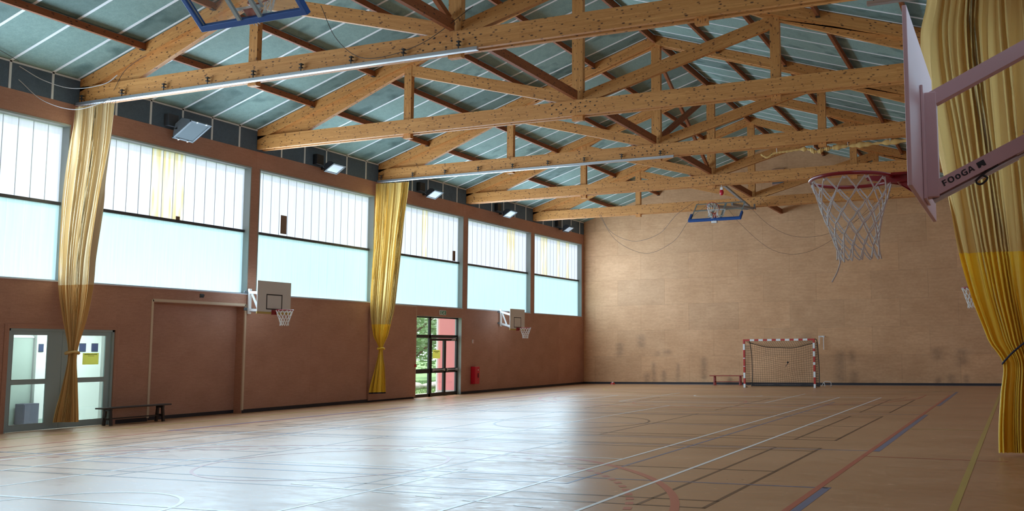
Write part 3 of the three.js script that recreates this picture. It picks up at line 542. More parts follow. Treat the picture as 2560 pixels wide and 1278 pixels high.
// ------------------------------------------------------------------ grey-green double door and the corridor behind it
{
  const d = structure('door_1', 'grey-green double door with four glass panes in the side wall', 'door');
  const X = XL - 0.07, [a, b, h] = D1, z = (q) => -q, m = (a + b) / 2, F = M.greenFrame, t = 0.05;
  for (const [q0, q1] of [[a - 0.1, a], [b, b + 0.1]]) part('door_surround', box3(XL - 0.001, XL + 0.014, 0, h + 0.1, z(q0), z(q1)), M.boardB, d);
  part('door_surround', box3(XL - 0.001, XL + 0.014, h, h + 0.1, z(a), z(b)), M.boardB, d);
  part('door_frame', [box3(XL - 0.25, XL - 0.02, 0, h, z(a), z(a + 0.05)), box3(XL - 0.25, XL - 0.02, 0, h, z(b - 0.05), z(b)), box3(XL - 0.25, XL - 0.02, h - 0.05, h, z(a), z(b))], F, d);
  const leaves = [[a + 0.05, m - 0.003, a + 0.14, 14.67], [m + 0.003, b - 0.05, 15.33, 16.08]];
  for (const [q0, q1, g0, g1] of leaves) {
    const leaf = part('door_leaf', [box3(X - t, X, 0.01, 0.15, z(q0), z(q1)), box3(X - t, X, 1.04, 1.13, z(g0), z(g1)), box3(X - t, X, 2.13, h - 0.05, z(q0), z(q1)), box3(X - t, X, 0.15, 2.13, z(q0), z(g0)), box3(X - t, X, 0.15, 2.13, z(g1), z(q1))], F, d);
    for (const [y0, y1] of [[0.15, 1.04], [1.13, 2.13]]) { part('pane', box3(X - 0.028, X - 0.022, y0, y1, z(g0), z(g1)), M.glass, leaf); part('glazing_bead', [box3(X - 0.004, X + 0.004, y0, y0 + 0.012, z(g0), z(g1)), box3(X - 0.004, X + 0.004, y1 - 0.012, y1, z(g0), z(g1)), box3(X - 0.004, X + 0.004, y0, y1, z(g0), z(g0 + 0.012)), box3(X - 0.004, X + 0.004, y0, y1, z(g1 - 0.012), z(g1))], M.alu, leaf); }
  }
  const notice = (name, x, y0, y1, z0, z1, label) => {
    const n = thing(name, label, 'notice', [x, 0, 0]);
    part('sheet', box3(0, 0.002, y0, y1, z(z0), z(z1)), M.yellowPaper, n); const w = z1 - z0, hh = y1 - y0;
    part('print_bar', box3(0.002, 0.0026, y1 - hh * 0.14, y1 - hh * 0.09, z(z0 + w * 0.1), z(z1 - w * 0.1)), M.ink, n); part('print_bar', box3(0.002, 0.0026, y1 - hh * 0.27, y1 - hh * 0.24, z(z0 + w * 0.32), z(z1 - w * 0.28)), M.ink, n);
  };
  notice('notice', X - 0.021, 1.44, 1.71, 15.52, 15.92, 'yellow paper notice behind the glass of the grey-green door');
  // corridor
  const c = structure('wall_corridor', 'pale corridor seen through the grey-green double door', 'wall');
  const x0 = -23.0, x1 = XL - 0.375, z0 = 12.4, z1 = 20.6, hc = 2.6;
  part('corridor_wall', box3(x0 - 0.1, x0, 0, hc, z(z0), z(z1)), M.corridorWall, c);
  const side = (n, l, g) => part('corridor_shell', g, M.corridorWall, structure(n, l, n.split('_')[0]));
  side('wall_corridor_near', 'pale short wall closing the corridor on the left', box3(x0, x1, 0, hc, z(z0 - 0.1), z(z0))); side('wall_corridor_far', 'pale short wall closing the corridor on the right', box3(x0, x1, 0, hc, z(z1), z(z1 + 0.1)));
  const fr = structure('wall_corridor_front', 'corridor face of the wall round the grey-green door', 'wall');
  for (const g of [box3(x1 - 0.07, x1 - 0.001, 0, hc, z(z0), z(D1[0])), box3(x1 - 0.07, x1 - 0.001, 0, hc, z(D1[1]), z(z1)), box3(x1 - 0.07, x1 - 0.001, h, hc, z(D1[0]), z(D1[1]))]) part('corridor_shell', g, M.corridorWall, fr);
  side('ceiling_corridor', 'pale corridor ceiling', box3(x0 - 0.1, x1, hc, hc + 0.1, z(z0 - 0.1), z(z1 + 0.1))); side('floor_corridor', 'pale corridor floor', box3(x0 - 0.1, x1, -0.1, 0, z(z0 - 0.1), z(z1 + 0.1)));
  part('door_lining', [box3(x1, XL - 0.24, 0, h, z(D1[0] - 0.03), z(D1[0])), box3(x1, XL - 0.24, 0, h, z(D1[1]), z(D1[1] + 0.03)), box3(x1, XL - 0.24, h, h + 0.03, z(D1[0]), z(D1[1])), box3(x1, XL - 0.29, -0.1, -0.002, z(D1[0]), z(D1[1]))], M.corridorWall, d);
  const cd = thing('corridor_door', 'plain grey-green door leaf inside the corridor', 'door', [x0, 0, 0]);
  part('leaf', box3(0.005, 0.045, 0.01, 2.1, z(15.44), z(15.95)), M.corridorDoor, cd); part('jamb', [box3(0.003, 0.06, 0.01, 2.14, z(15.38), z(15.43)), box3(0.003, 0.06, 2.1, 2.14, z(15.43), z(15.96))], M.white, cd);
  const pil = thing('corridor_pilaster', 'white pilaster beside the plain door inside the corridor', 'pilaster', [x0, 0, 0]);
  part('shaft', box3(0.002, 0.14, 0, hc - 0.01, z(15.98), z(16.24)), M.white, pil); part('base', box3(0.002, 0.15, 0, 0.1, z(15.97), z(16.25)), M.corridorDoor, pil);
  const px = [[0.145, 1.76, 1.94, 16.02, 16.14, 'on the white pilaster'], [0.004, 1.76, 1.96, 16.28, 16.4, 'just right of the white pilaster'], [0.004, 1.76, 1.96, 17.18, 17.36, 'left one above the yellow notice'], [0.004, 1.76, 1.96, 17.52, 17.7, 'right one above the yellow notice']];
  for (const [dx, y0, y1, q0, q1, w] of px) { const o = thing('blue_placard', 'dark blue corridor placard, ' + w, 'placard', [x0 + dx, 0, 0]); part('plate', box3(0, 0.012, y0, y1, z(q0), z(q1)), M.poster, o); part('rim', [box3(0, 0.016, y0 - 0.008, y0, z(q0), z(q1)), box3(0, 0.016, y1, y1 + 0.008, z(q0), z(q1))], M.dark, o); }
  const bx = thing('grey_cabinet', 'low violet-grey cabinet at the foot of the corridor door', 'cabinet', [x0 + 0.1, 0, 0]);
  part('body', rbox(0, 0.3, 0, 0.5, z(15.56), z(15.94), 0.01), S({ color: C(0.1, 0.1, 0.145), roughness: 0.6 }), bx); part('door', box3(0.3, 0.312, 0.03, 0.47, z(15.58), z(15.92)), S({ color: C(0.12, 0.12, 0.17), roughness: 0.6 }), bx);
  const cl = thing('corridor_lamp', 'lit white ceiling panel lamp in the corridor', 'lamp', [-21.95, hc - 0.012, -16.4]);
  part('lamp_panel', box3(-0.3, 0.3, -0.04, -0.02, 1.2, -1.2), M.lamp, cl); part('lamp_rim', [box3(-0.32, 0.32, -0.05, 0, 1.2, 1.23), box3(-0.32, 0.32, -0.05, 0, -1.2, -1.23)], M.white, cl);
  const l = new THREE.RectAreaLight(0xe8fbf6, CORRIDOR_L, 0.6, 2.4); l.position.set(-21.95, hc - 0.075, -16.4); l.lookAt(-21.95, 0, -16.4); scene.add(l);
}

// ------------------------------------------------------------------ black glazed door and what stands outside
{
  const d = structure('door_2', 'black framed glazed door with side light and fanlights opening to the garden', 'door');
  const X = -20.75, [a, b, h] = D2, F = M.blackFrame, z = (q) => -q, t = 0.07, bars = [];
  const B = (y0, y1, q0, q1, tt = t) => bars.push(box3(X - tt / 2, X + tt / 2, y0, y1, z(q0), z(q1)));
  B(0, 0.11, a, b); B(h - 0.05, h, a, b); B(0, h, a, a + 0.1); B(0, h, b - 0.03, b); B(2.18, 2.3, a, b); B(0, h, 29.19, 29.29); B(0.87, 1.03, a, 29.2);
  part('door_frame', bars, F, d);
  part('reveal', [box3(XL - 0.3, XL - 0.001, 0, h, z(b - 0.002), z(b + 0.02)), box3(XL - 0.3, XL - 0.001, 0, h, z(a - 0.02), z(a + 0.002)), box3(XL - 0.3, XL - 0.001, h - 0.002, h + 0.02, z(a), z(b))], M.alu, d);
  const pane = (p, y0, y1, q0, q1) => part('pane', box3(X - 0.004, X + 0.004, y0, y1, z(q0), z(q1)), M.glass, p);
  pane(d, 2.3, h - 0.05, a + 0.1, 29.19); pane(d, 2.3, h - 0.05, 29.29, b - 0.03); pane(d, 1.03, 2.18, a + 0.1, 29.19); pane(d, 0.11, 0.87, a + 0.1, 29.19);
  for (const [q0, q1] of [[29.29, 30.19], [30.2, 31.03]]) {
    const lf = part('door_leaf', [box3(X - 0.03, X + 0.045, 0.02, 0.13, z(q0), z(q1)), box3(X - 0.03, X + 0.045, 2.08, 2.17, z(q0), z(q1)), box3(X - 0.03, X + 0.045, 0.87, 1.04, z(q0), z(q1)), box3(X - 0.03, X + 0.045, 0.13, 2.08, z(q0), z(q0 + 0.07)), box3(X - 0.03, X + 0.045, 0.13, 2.08, z(q1 - 0.06), z(q1))], F, d);
    pane(lf, 0.13, 0.87, q0 + 0.07, q1 - 0.06); pane(lf, 1.04, 2.08, q0 + 0.07, q1 - 0.06);
    part('push_bar', [rod(V(X + 0.1, 0.98, z(q0 + 0.1)), V(X + 0.1, 0.98, z(q1 - 0.1)), 0.016, 8), box3(X + 0.045, X + 0.11, 0.93, 1.03, z(q0 + 0.06), z(q0 + 0.12)), box3(X + 0.045, X + 0.11, 0.93, 1.03, z(q1 - 0.12), z(q1 - 0.06))], M.steel, lf);
  }
  part('door_closer', [rbox(X + 0.045, X + 0.1, 2.1, 2.15, z(30.6), z(30.85)), rod(V(X + 0.09, 2.17, z(30.6)), V(X + 0.06, 2.21, z(30.95)), 0.01, 5)], M.steel, d);
  const n = thing('notice', 'yellow paper notice on the glass of the black framed door', 'notice', [X + 0.006, 0, 0]);
  part('sheet', box3(0, 0.002, 1.41, 1.73, z(29.46), z(29.94)), M.yellowPaper, n); part('print_bar', box3(0.002, 0.0026, 1.67, 1.69, z(29.52), z(29.88)), M.ink, n); part('print_bar', box3(0.002, 0.0026, 1.62, 1.635, z(29.6), z(29.8)), M.ink, n);

  // outside
  const ground = structure('ground', 'grass outside beyond the black glazed door', 'ground');
  part('lawn', box3(-140, XL - 0.32, -0.5, -0.12, 60, -160), M.grass, ground); part('lawn', box3(XR + 0.32, 100, -0.5, -0.12, 60, -160), M.grass, ground);
  part('path', box3(-23.4, XL - 0.31, -0.12, -0.06, z(26), z(37)), M.concrete, ground);
  const blades = new THREE.InstancedMesh(new THREE.ConeGeometry(0.012, 0.16, 3), M.grass, 9000); blades.name = 'grass_blades'; blades.userData = { kind: 'stuff', label: 'rough grass beyond the paved strip outside', category: 'grass' };
  const mt = new THREE.Matrix4(); for (let i = 0; i < 9000; i++) { mt.makeRotationFromEuler(new THREE.Euler(rr(-0.5, 0.5), rr(0, 6), rr(-0.5, 0.5))); mt.setPosition(rr(-34, -23.5), -0.06, -rr(30, 52)); blades.setMatrixAt(i, mt); } scene.add(blades);
  const p = thing('porch_pillar', 'coral red pillar just outside the black glazed door', 'pillar', [-22.6, -0.06, -33.65]);
  part('shaft', rbox(-0.4, 0.4, 0, 4.0, 0.55, -0.55, 0.02), M.coral, p); part('foot', box3(-0.42, 0.42, 0, 0.12, 0.57, -0.57), M.concrete, p);
  const w = thing('downpipe', 'slim white post standing left of the coral pillar outside', 'post', [-23.2, -0.1, -33.3]);
  part('tube', mv(new THREE.CylinderGeometry(0.06, 0.06, 4.2, 12), 0, 2.1, 0), M.white, w); part('foot', mv(new THREE.CylinderGeometry(0.1, 0.11, 0.08, 12), 0, 0.04, 0), M.white, w);
  const kerb = thing('stone_kerb', 'pale stones bordering the lawn outside', 'kerb', [-27.2, -0.12, 0]);
  for (let i = 0; i < 14; i++) { const s = new THREE.IcosahedronGeometry(rr(0.25, 0.45), 1); s.scale(1.2, 0.55, 1.3); s.translate(rr(-0.3, 0.3), 0.12, -(35 + i * 0.62)); part('stone', s, M.concrete, kerb); }
  const leafG = new THREE.PlaneGeometry(0.22, 0.1);
  const tree = (x, zz, R, H, count, lab) => {
    const g = thing('garden_tree', lab, 'tree', [x, -0.12, zz]);
    part('trunk', [tube([V(0, 0, 0), V(0.1, H * 0.4, 0.05), V(0, H * 0.75, -0.1)], 0.16, 12, 8), ...[0, 1, 2, 3].map((i) => tube([V(0.05, H * (0.3 + i * 0.1), 0), V(Math.cos(i * 2) * R * 0.5, H * (0.5 + i * 0.1), Math.sin(i * 2) * R * 0.5)], 0.06, 4, 6))], M.bark, g);
    const out = []; for (let i = 0; i < count; i++) { const q = leafG.clone(); q.rotateX(rr(0, 6)); q.rotateY(rr(0, 6)); const th = rr(0, 6.28), ph = Math.acos(rr(-1, 1)), r = R * Math.cbrt(rr(0.15, 1)) * (0.8 + 0.3 * Math.sin(th * 3 + ph * 4)); q.translate(r * Math.sin(ph) * Math.cos(th), H * 0.62 + r * 0.95 * Math.cos(ph), r * Math.sin(ph) * Math.sin(th)); out.push(q); }
    part('foliage', out, M.leaf, g).userData.kind = 'stuff';
  };
  tree(-30.5, -41.5, 2.4, 4.6, 1900, 'nearer green tree seen through the left panes of the glazed door');
  tree(-33.5, -48.2, 3.0, 5.4, 2300, 'farther green tree behind the white post outside');
  tree(-38, -55, 4.0, 6.5, 2200, 'tall green tree far out on the lawn');
}

// ------------------------------------------------------------------ small fittings on the left wall
{
  const e = thing('exit_sign', 'small white and green emergency exit sign above the black glazed door', 'sign', [XL, 3.14, -29.75]);
  part('casing', rbox(0, 0.04, -0.09, 0.09, -0.2, 0.2, 0.008), M.white, e); part('face', box3(0.04, 0.043, -0.075, 0.075, -0.185, 0.185), S({ color: C(0.08, 0.3, 0.2), roughness: 0.4 }), e);
  // running figure, arrow and doorway as raised white print
  const pr = (pts) => { const g = slab(pts, 0, 0.002); g.rotateY(Math.PI / 2); g.translate(0.043, 0, 0); return g; };
  const disc = new THREE.CylinderGeometry(0.014, 0.014, 0.002, 10); disc.rotateZ(Math.PI / 2); disc.translate(0.044, 0.045, -0.06);
  part('pictogram', [disc, pr([[0.04, 0.03], [0.075, 0.03], [0.1, 0.0], [0.085, -0.005], [0.07, 0.012], [0.062, -0.015], [0.09, -0.06], [0.072, -0.066], [0.048, -0.025], [0.03, -0.04], [0.0, -0.04], [0.0, -0.025], [0.025, -0.022], [0.04, 0.0]]), pr([[-0.03, 0.055], [-0.12, 0.055], [-0.12, -0.06], [-0.03, -0.06], [-0.03, -0.045], [-0.1, -0.045], [-0.1, 0.04], [-0.03, 0.04]])], M.white, e);
  const h = thing('hose_cabinet', 'red wall cabinet right of the black glazed door', 'cabinet', [XL, 0, -31.9]);
  part('body', rbox(0.005, 0.2, 0.37, 1.06, 0.17, -0.17, 0.012), M.redBox, h); part('door', rbox(0.2, 0.215, 0.39, 1.04, 0.155, -0.155, 0.006), M.redBox, h); part('handle', box3(0.215, 0.235, 0.62, 0.8, -0.06, -0.03), M.dark, h); part('sticker', box3(0.215, 0.217, 0.9, 0.95, -0.08, -0.03), M.white, h);
  const s = thing('call_point', 'tiny white wall plate with a red strip above the red cabinet', 'plate', [XL, 2.06, -31.85]);
  part('plate', rbox(0, 0.03, -0.07, 0.07, 0.05, -0.05, 0.005), M.white, s); part('strip', box3(0.03, 0.034, -0.06, 0.06, 0.012, -0.012), M.redBox, s);
  const k = thing('wall_hook', 'small dark hook above the niche in the side wall', 'hook', [XL, 3.22, -18.72]);
  part('plate', box3(0, 0.01, -0.05, 0.05, 0.06, -0.06), M.dark, k); part('hook', tube([V(0.01, 0, 0), V(0.07, -0.03, 0), V(0.09, 0.03, 0)], 0.012, 10, 6), M.dark, k);
  // red and white marker on the floor in the far corner
  const m = thing('marker_disc', 'small red and white marker lying in the far left corner', 'marker', [-18.7, 0, -41.35]);
  part('body', mv(new THREE.CylinderGeometry(0.08, 0.13, 0.09, 16), 0, 0.046, 0), M.red, m); part('cap', mv(new THREE.CylinderGeometry(0.05, 0.06, 0.03, 16), 0, 0.1, 0), M.white, m);
}
// dark low bench by the grey-green door; red bench by the goal
function bench(label, mat, x, z0, z1, h, alongX) {
  const o = thing('bench', label, 'bench', [x, 0, z0]), L = z1 - z0, w = 0.28;
  const q = (a0, a1, y0, y1, b0, b1, r = 0.006) => alongX ? rbox(a0, a1, y0, y1, b0, b1, r) : rbox(b0, b1, y0, y1, -a1, -a0, r);
  part('seat', q(0, L, h - 0.035, h, -w / 2, w / 2, 0.01), mat, o);
  for (const a of [0.2, L - 0.24]) {
    const lg = part('trestle', [q(a, a + 0.05, h - 0.09, h - 0.035, -w / 2 + 0.02, w / 2 - 0.02), q(a, a + 0.05, 0.13, 0.19, -w / 2 + 0.03, w / 2 - 0.03)], mat, o);
    for (const s of [-1, 1]) { const A = alongX ? V(a + 0.025, h - 0.06, s * 0.075) : V(s * 0.075, h - 0.06, -a - 0.025), B = alongX ? V(a + 0.025, 0.005, s * 0.12) : V(s * 0.12, 0.005, -a - 0.025); part('leg', bar(A, B, 0.05, 0.06), mat, lg); }
  }
  part('stretcher', q(0.22, L - 0.22, 0.145, 0.175, -0.015, 0.015), mat, o);
}
bench('dark low gym bench against the wall beside the grey-green door', M.benchDark, -20.2, 0, 1.85, 0.43, false);
scene.children[scene.children.length - 1].position.z = -15.66;
bench('red low gym bench by the far wall left of the goal', M.benchRed, -13.62, 0, 1.68, 0.45, true);
scene.children[scene.children.length - 1].position.z = -41.15;

// ------------------------------------------------------------------ floodlights under the eave
{
  const spots = [[-17.75, 0], [-23.13, 1], [-28.44, 1], [-33.82, 1], [-39.25, 1]];
  const where = ['between the two left curtains, big and grey', 'left of the second curtain, black', 'right of the second curtain, black', 'second from the far corner, black', 'nearest the far corner, black'];
  spots.forEach(([z, kind], i) => {
    const o = thing('floodlight', 'wall floodlight under the eave ' + where[i], 'floodlight', [XL, 7.5, z], 0, 'floodlights along the eave');
    const body = kind ? M.black : M.greyMetal, w = kind ? 0.2 : 0.36, l = kind ? 0.27 : 0.3;
    part('ballast_box', rbox(-0.004, 0.16, 0.06, 0.38, 0.42, 0.12, 0.01), M.greyMetal === body ? S({ color: C(0.05, 0.055, 0.07), roughness: 0.5 }) : M.black, o, 'dark ballast box');
    part('bracket', [box3(-0.004, 0.1, -0.05, 0.03, 0.06, -0.06), bar(V(0.08, 0, 0.0), V(0.3, -0.02, 0.0), 0.05, 0.05), bar(V(0.3, -0.02, l + 0.03), V(0.3, -0.02, -l - 0.03), 0.03, 0.05)], M.dark, o);
    // lamp head, its glass tilted down into the hall
    const head = new THREE.Group(); head.name = 'lamp_head'; o.add(head); head.position.set(0.5, -0.04, 0); head.rotation.z = 0.55;
    const back = [[-w, 0], [w, 0], [w * 0.82, 0.1], [w * 0.35, kind ? 0.17 : 0.26], [-w * 0.35, kind ? 0.17 : 0.26], [-w * 0.82, 0.1]];
    part('housing', slab(back, -l, l, 0.008), body, head);
    const rim = [box3(-w - 0.02, -w + 0.03, -0.025, 0.01, l + 0.02, -l - 0.02), box3(w - 0.03, w + 0.02, -0.025, 0.01, l + 0.02, -l - 0.02), box3(-w, w, -0.025, 0.01, l + 0.02, l - 0.03), box3(-w, w, -0.025, 0.01, -l + 0.03, -l - 0.02)];
    part('rim', rim, kind ? M.black : M.greyMetal, head); part('lens', box3(-w + 0.03, w - 0.03, -0.016, -0.008, l - 0.03, -l + 0.03), kind ? M.lampLens : M.lampGlass, head);
    if (!kind) part('clip', [box3(-w - 0.03, -w + 0.01, -0.04, -0.025, 0.16, 0.12), box3(-w - 0.03, -w + 0.01, -0.04, -0.025, -0.12, -0.16), box3(w - 0.01, w + 0.03, -0.04, -0.025, 0.16, 0.12), box3(w - 0.01, w + 0.03, -0.04, -0.025, -0.12, -0.16)], M.white, head);
  });
}

// ------------------------------------------------------------------ basketball goals fixed to the side walls
const font = await new FontLoader().loadAsync('fonts/droid/droid_sans_bold.typeface.json');
// net: twelve loops, then rows of diamonds narrowing downwards
function netGeo(r0, drop, loops, rows, cord, tight, sway = 0, rs = 1) {
  const out = [], top = [], R = (t) => r0 * (1 - (1 - tight) * Math.min(1, t * 1.25)) * (1 + 0.12 * Math.max(0, t - 0.75));
  const P = (row, i) => { const t = row / rows, a = (i + (row % 2) * 0.5) / loops * 2 * Math.PI, w = Math.sin(i * 12.9 + row * 7.3) * rs; const r = R(t) * (1 + 0.07 * w * t); return V(Math.cos(a + 0.1 * w * t) * r + sway * t * t, -drop * t + 0.012 * w * t, Math.sin(a + 0.1 * w * t) * r); };
  for (let i = 0; i < loops; i++) {
    const a = i / loops * 2 * Math.PI, h = V(Math.cos(a) * r0, 0, Math.sin(a) * r0);
    out.push(mv(new THREE.SphereGeometry(cord * 1.9, 6, 5), h.x, -0.01, h.z));
    for (const s of [-1, 1]) { const q = P(1, s < 0 ? i - 1 : i), m = h.clone().lerp(q, 0.5); m.x += (s * 0.006) * -Math.sin(a); m.z += s * 0.006 * Math.cos(a); m.y -= 0.004; const h2 = h.clone(); h2.x -= s * 0.008 * Math.sin(a); h2.z += s * 0.008 * Math.cos(a); out.push(tube([h2, m.lerp(h2, 0.25), q], cord, 6, 5)); }
  }
  for (let row = 1; row < rows; row++) for (let i = 0; i < loops; i++) for (const s of [0, 1]) {
    const a = P(row, i), b = row % 2 ? P(row + 1, i + s) : P(row + 1, i - s), m = a.clone().lerp(b, 0.5); m.y -= 0.008; out.push(tube([a, m, b], cord, 4, 5));
    if (!s) out.push(mv(new THREE.SphereGeometry(cord * 1.5, 5, 4), a.x, a.y, a.z));
  }
  return out;
}
// local frame: wall in the plane x = 0, the goal sticks out along +x; board back face at x = D
function wallBasket(label, pos, ry, { D = 0.86, bw = 1.2, y0, y1, rimY, rise = 0.36, near = false, group }) {
  const o = thing('basketball_goal', label, 'basketball goal', pos, ry, group);
  const steel = near ? M.bounceTintWhite : M.white, bm = near ? M.bounceTintWhite : M.board2, bt = 0.022, d1 = D + bt;
  const bd = part('board', rbox(D, d1, y0, y1, -bw / 2, bw / 2, 0.004), bm, o);
  part('target_square', [box3(d1, d1 + 0.002, rimY + 0.02, rimY + 0.05, -0.295, 0.295), box3(d1, d1 + 0.002, rimY + 0.42, rimY + 0.45, -0.295, 0.295), box3(d1, d1 + 0.002, rimY + 0.02, rimY + 0.45, -0.295, -0.265), box3(d1, d1 + 0.002, rimY + 0.02, rimY + 0.45, 0.265, 0.295)], M.black, bd, 'black target rectangle');
  if (!near) part('edge_trim', box3(D - 0.004, d1 + 0.004, y0 - 0.012, y0 + 0.045, -bw / 2 - 0.004, bw / 2 + 0.004), M.ochre, bd, 'ochre lower edge');
  // rim with flange plate
  const rc = d1 + 0.15 + 0.225, ring = new THREE.TorusGeometry(0.228, 0.0105, 10, 48); ring.rotateX(Math.PI / 2); ring.translate(rc, rimY, 0);
  const cheek = slab([[d1, -0.115], [d1, 0.012], [d1 + 0.13, 0.012], [d1 + 0.3, 0.012], [d1 + 0.31, -0.005], [d1 + 0.17, -0.032], [d1 + 0.12, -0.04]], -0.006, 0.006, 0.001);
  const rim = part('rim', ring, M.rimRed, o, 'dark red steel rim');
  const cheeks = [-1, 1].map((s) => { const g = cheek.clone(); g.translate(-d1, 0, 0); g.rotateY(s * 0.34); g.translate(d1, rimY, s * 0.075); return g; });
  part('flange', [...cheeks, rbox(d1, d1 + 0.012, rimY - 0.12, rimY + 0.015, -0.1, 0.1, 0.003), box3(d1, d1 + 0.15, rimY - 0.0, rimY + 0.012, -0.075, 0.075), box3(d1, d1 + 0.12, rimY - 0.04, rimY - 0.03, -0.075, 0.075)], M.rimRed, o);
  const net = part('net', netGeo(0.222, near ? 0.44 : 0.42, 12, near ? 7 : 5, near ? 0.0042 : 0.006, near ? 0.5 : 0.5, near ? -0.03 : 0, near ? 1.2 : 0.8), M.cord, o, 'white cord net'); net.position.set(rc, rimY - 0.012, 0); net.userData.kind = 'stuff';
  if (near) part('loose_end', tube([V(0.07, -0.42, 0.02), V(0.1, -0.5, 0.03), V(0.13, -0.55, 0.035)], 0.0045, 8, 5), M.cord, net);
  // bracket: upright behind the board, two parallel arms rising to the wall, strut, spring
  const ua = y0 + 0.575, la = y0 + 0.08, hx = 0.075;
  part('upright', rbox(D - 0.075, D - 0.004, la - 0.04, ua + 0.04, -0.04, 0.04, 0.006), steel, o);
  part('back_plate', rbox(D - 0.015, D - 0.001, la - 0.06, ua + 0.06, -0.13, 0.13, 0.003), steel, o);
  const A0 = V(D - 0.04, ua, 0), A1 = V(0.05, ua + rise, 0), B0 = V(D - 0.04, la, 0), B1 = V(0.05, la + rise, 0);
  part('upper_arm', bar(A0, A1, hx, 0.07), steel, o); part('lower_arm', bar(B0, B1, hx, 0.07), steel, o);
  part('strut', bar(B0.clone().lerp(B1, 0.62).add(V(0, 0.04, 0)), A0.clone().lerp(A1, 0.9).add(V(0, -0.02, 0)), 0.055, 0.03), steel, o);
  part('wall_post', rbox(0.02, 0.09, la + rise - 0.12, ua + rise + 0.1, -0.04, 0.04, 0.006), steel, o);
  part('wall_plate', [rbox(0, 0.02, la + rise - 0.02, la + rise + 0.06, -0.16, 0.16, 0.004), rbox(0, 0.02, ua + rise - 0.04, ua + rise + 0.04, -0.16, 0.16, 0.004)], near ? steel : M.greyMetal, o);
  const sp = part('gas_spring', [rod(B0.clone().add(V(0, -0.055, 0)), B0.clone().lerp(B1, 0.55).add(V(0, -0.055, 0)), 0.016, 10), rod(B0.clone().lerp(B1, 0.55).add(V(0, -0.055, 0)), B1.clone().add(V(0, -0.05, 0)), 0.009, 8)], M.steel, o, 'bright steel spring tube');
  for (const p of [[D - 0.04, ua, 0.045], [D - 0.04, la, 0.045], [D - 0.32, la + 0.135, 0.042]]) { const b = new THREE.CylinderGeometry(0.011, 0.011, 0.012, 8); b.rotateX(Math.PI / 2); b.translate(...p); part('bolt', b, steel, o); b.clone(); }
  return { o, B0, B1 };
}
wallBasket('wall basketball goal with a white board and black rectangle beside the niche', [XL + 0.018, 0, -20.3], 0, { D: 0.93, bw: 1.24, y0: 2.77, y1: 3.67, rimY: 2.86, rise: 0.05 });
wallBasket('wall basketball goal near the far corner, right of the black glazed door', [XL + 0.012, 0, -33.87], 0, { D: 0.84, bw: 1.2, y0: 2.54, y1: 3.41, rimY: 2.62, rise: 0.2 });
{
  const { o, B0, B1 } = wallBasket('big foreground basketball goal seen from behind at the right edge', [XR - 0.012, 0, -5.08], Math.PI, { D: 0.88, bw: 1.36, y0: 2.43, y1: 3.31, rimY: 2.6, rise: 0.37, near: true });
  // maker's lettering on the camera side of the lower arm (local -z faces the viewer)
  const dir = B1.clone().sub(B0).normalize(), at = (d, up) => B0.clone().addScaledVector(dir, d).add(V(0, up, 0));
  const put = (g, d, up) => { const m = new THREE.Matrix4().makeBasis(dir, V(0, 1, 0).addScaledVector(dir, -dir.y).normalize(), dir.clone().cross(V(0, 1, 0)).normalize()).setPosition(at(d, up).add(V(0, 0, -0.0355))); g.applyMatrix4(m); return g; };
  const txt = (s, size) => new TextGeometry(s, { font, size, depth: 0.0012, curveSegments: 4, bevelEnabled: false });
  const items = []; let d = 0.062;
  for (const [ch, sz] of [['F', 0.032], ['O', 0.032], ['o', 0.034], ['G', 0.032], ['A', 0.032]]) { const g = txt(ch, sz); g.computeBoundingBox(); const w = g.boundingBox.max.x; g.scale(1.22, 1, 1); items.push(put(g, d, -0.014)); d += w * 1.22 + 0.004; }
  part('lettering', items, M.black, o, 'black maker lettering');
  part('emblem', put(slab([[0, 0], [0.012, 0], [0.02, 0.01], [0.03, 0], [0.042, 0], [0.042, 0.032], [0, 0.032]], 0, 0.0012), d + 0.016, -0.015), M.black, o, 'black square emblem');
  part('hook_loop', tube([at(0.28, -0.055), at(0.31, -0.085), at(0.27, -0.1), at(0.245, -0.075), at(0.3, -0.05), at(0.37, -0.04)].map((p) => p.add(V(0, 0, -0.02))), 0.006, 24, 6), M.black, o, 'black hook loop');
}
wallBasket('distant basketball goal half hidden behind the big yellow curtain', [XR - 0.012, 0, -20.6], Math.PI, { D: 0.93, bw: 1.24, y0: 2.84, y1: 3.72, rimY: 2.93, rise: 0.1 });

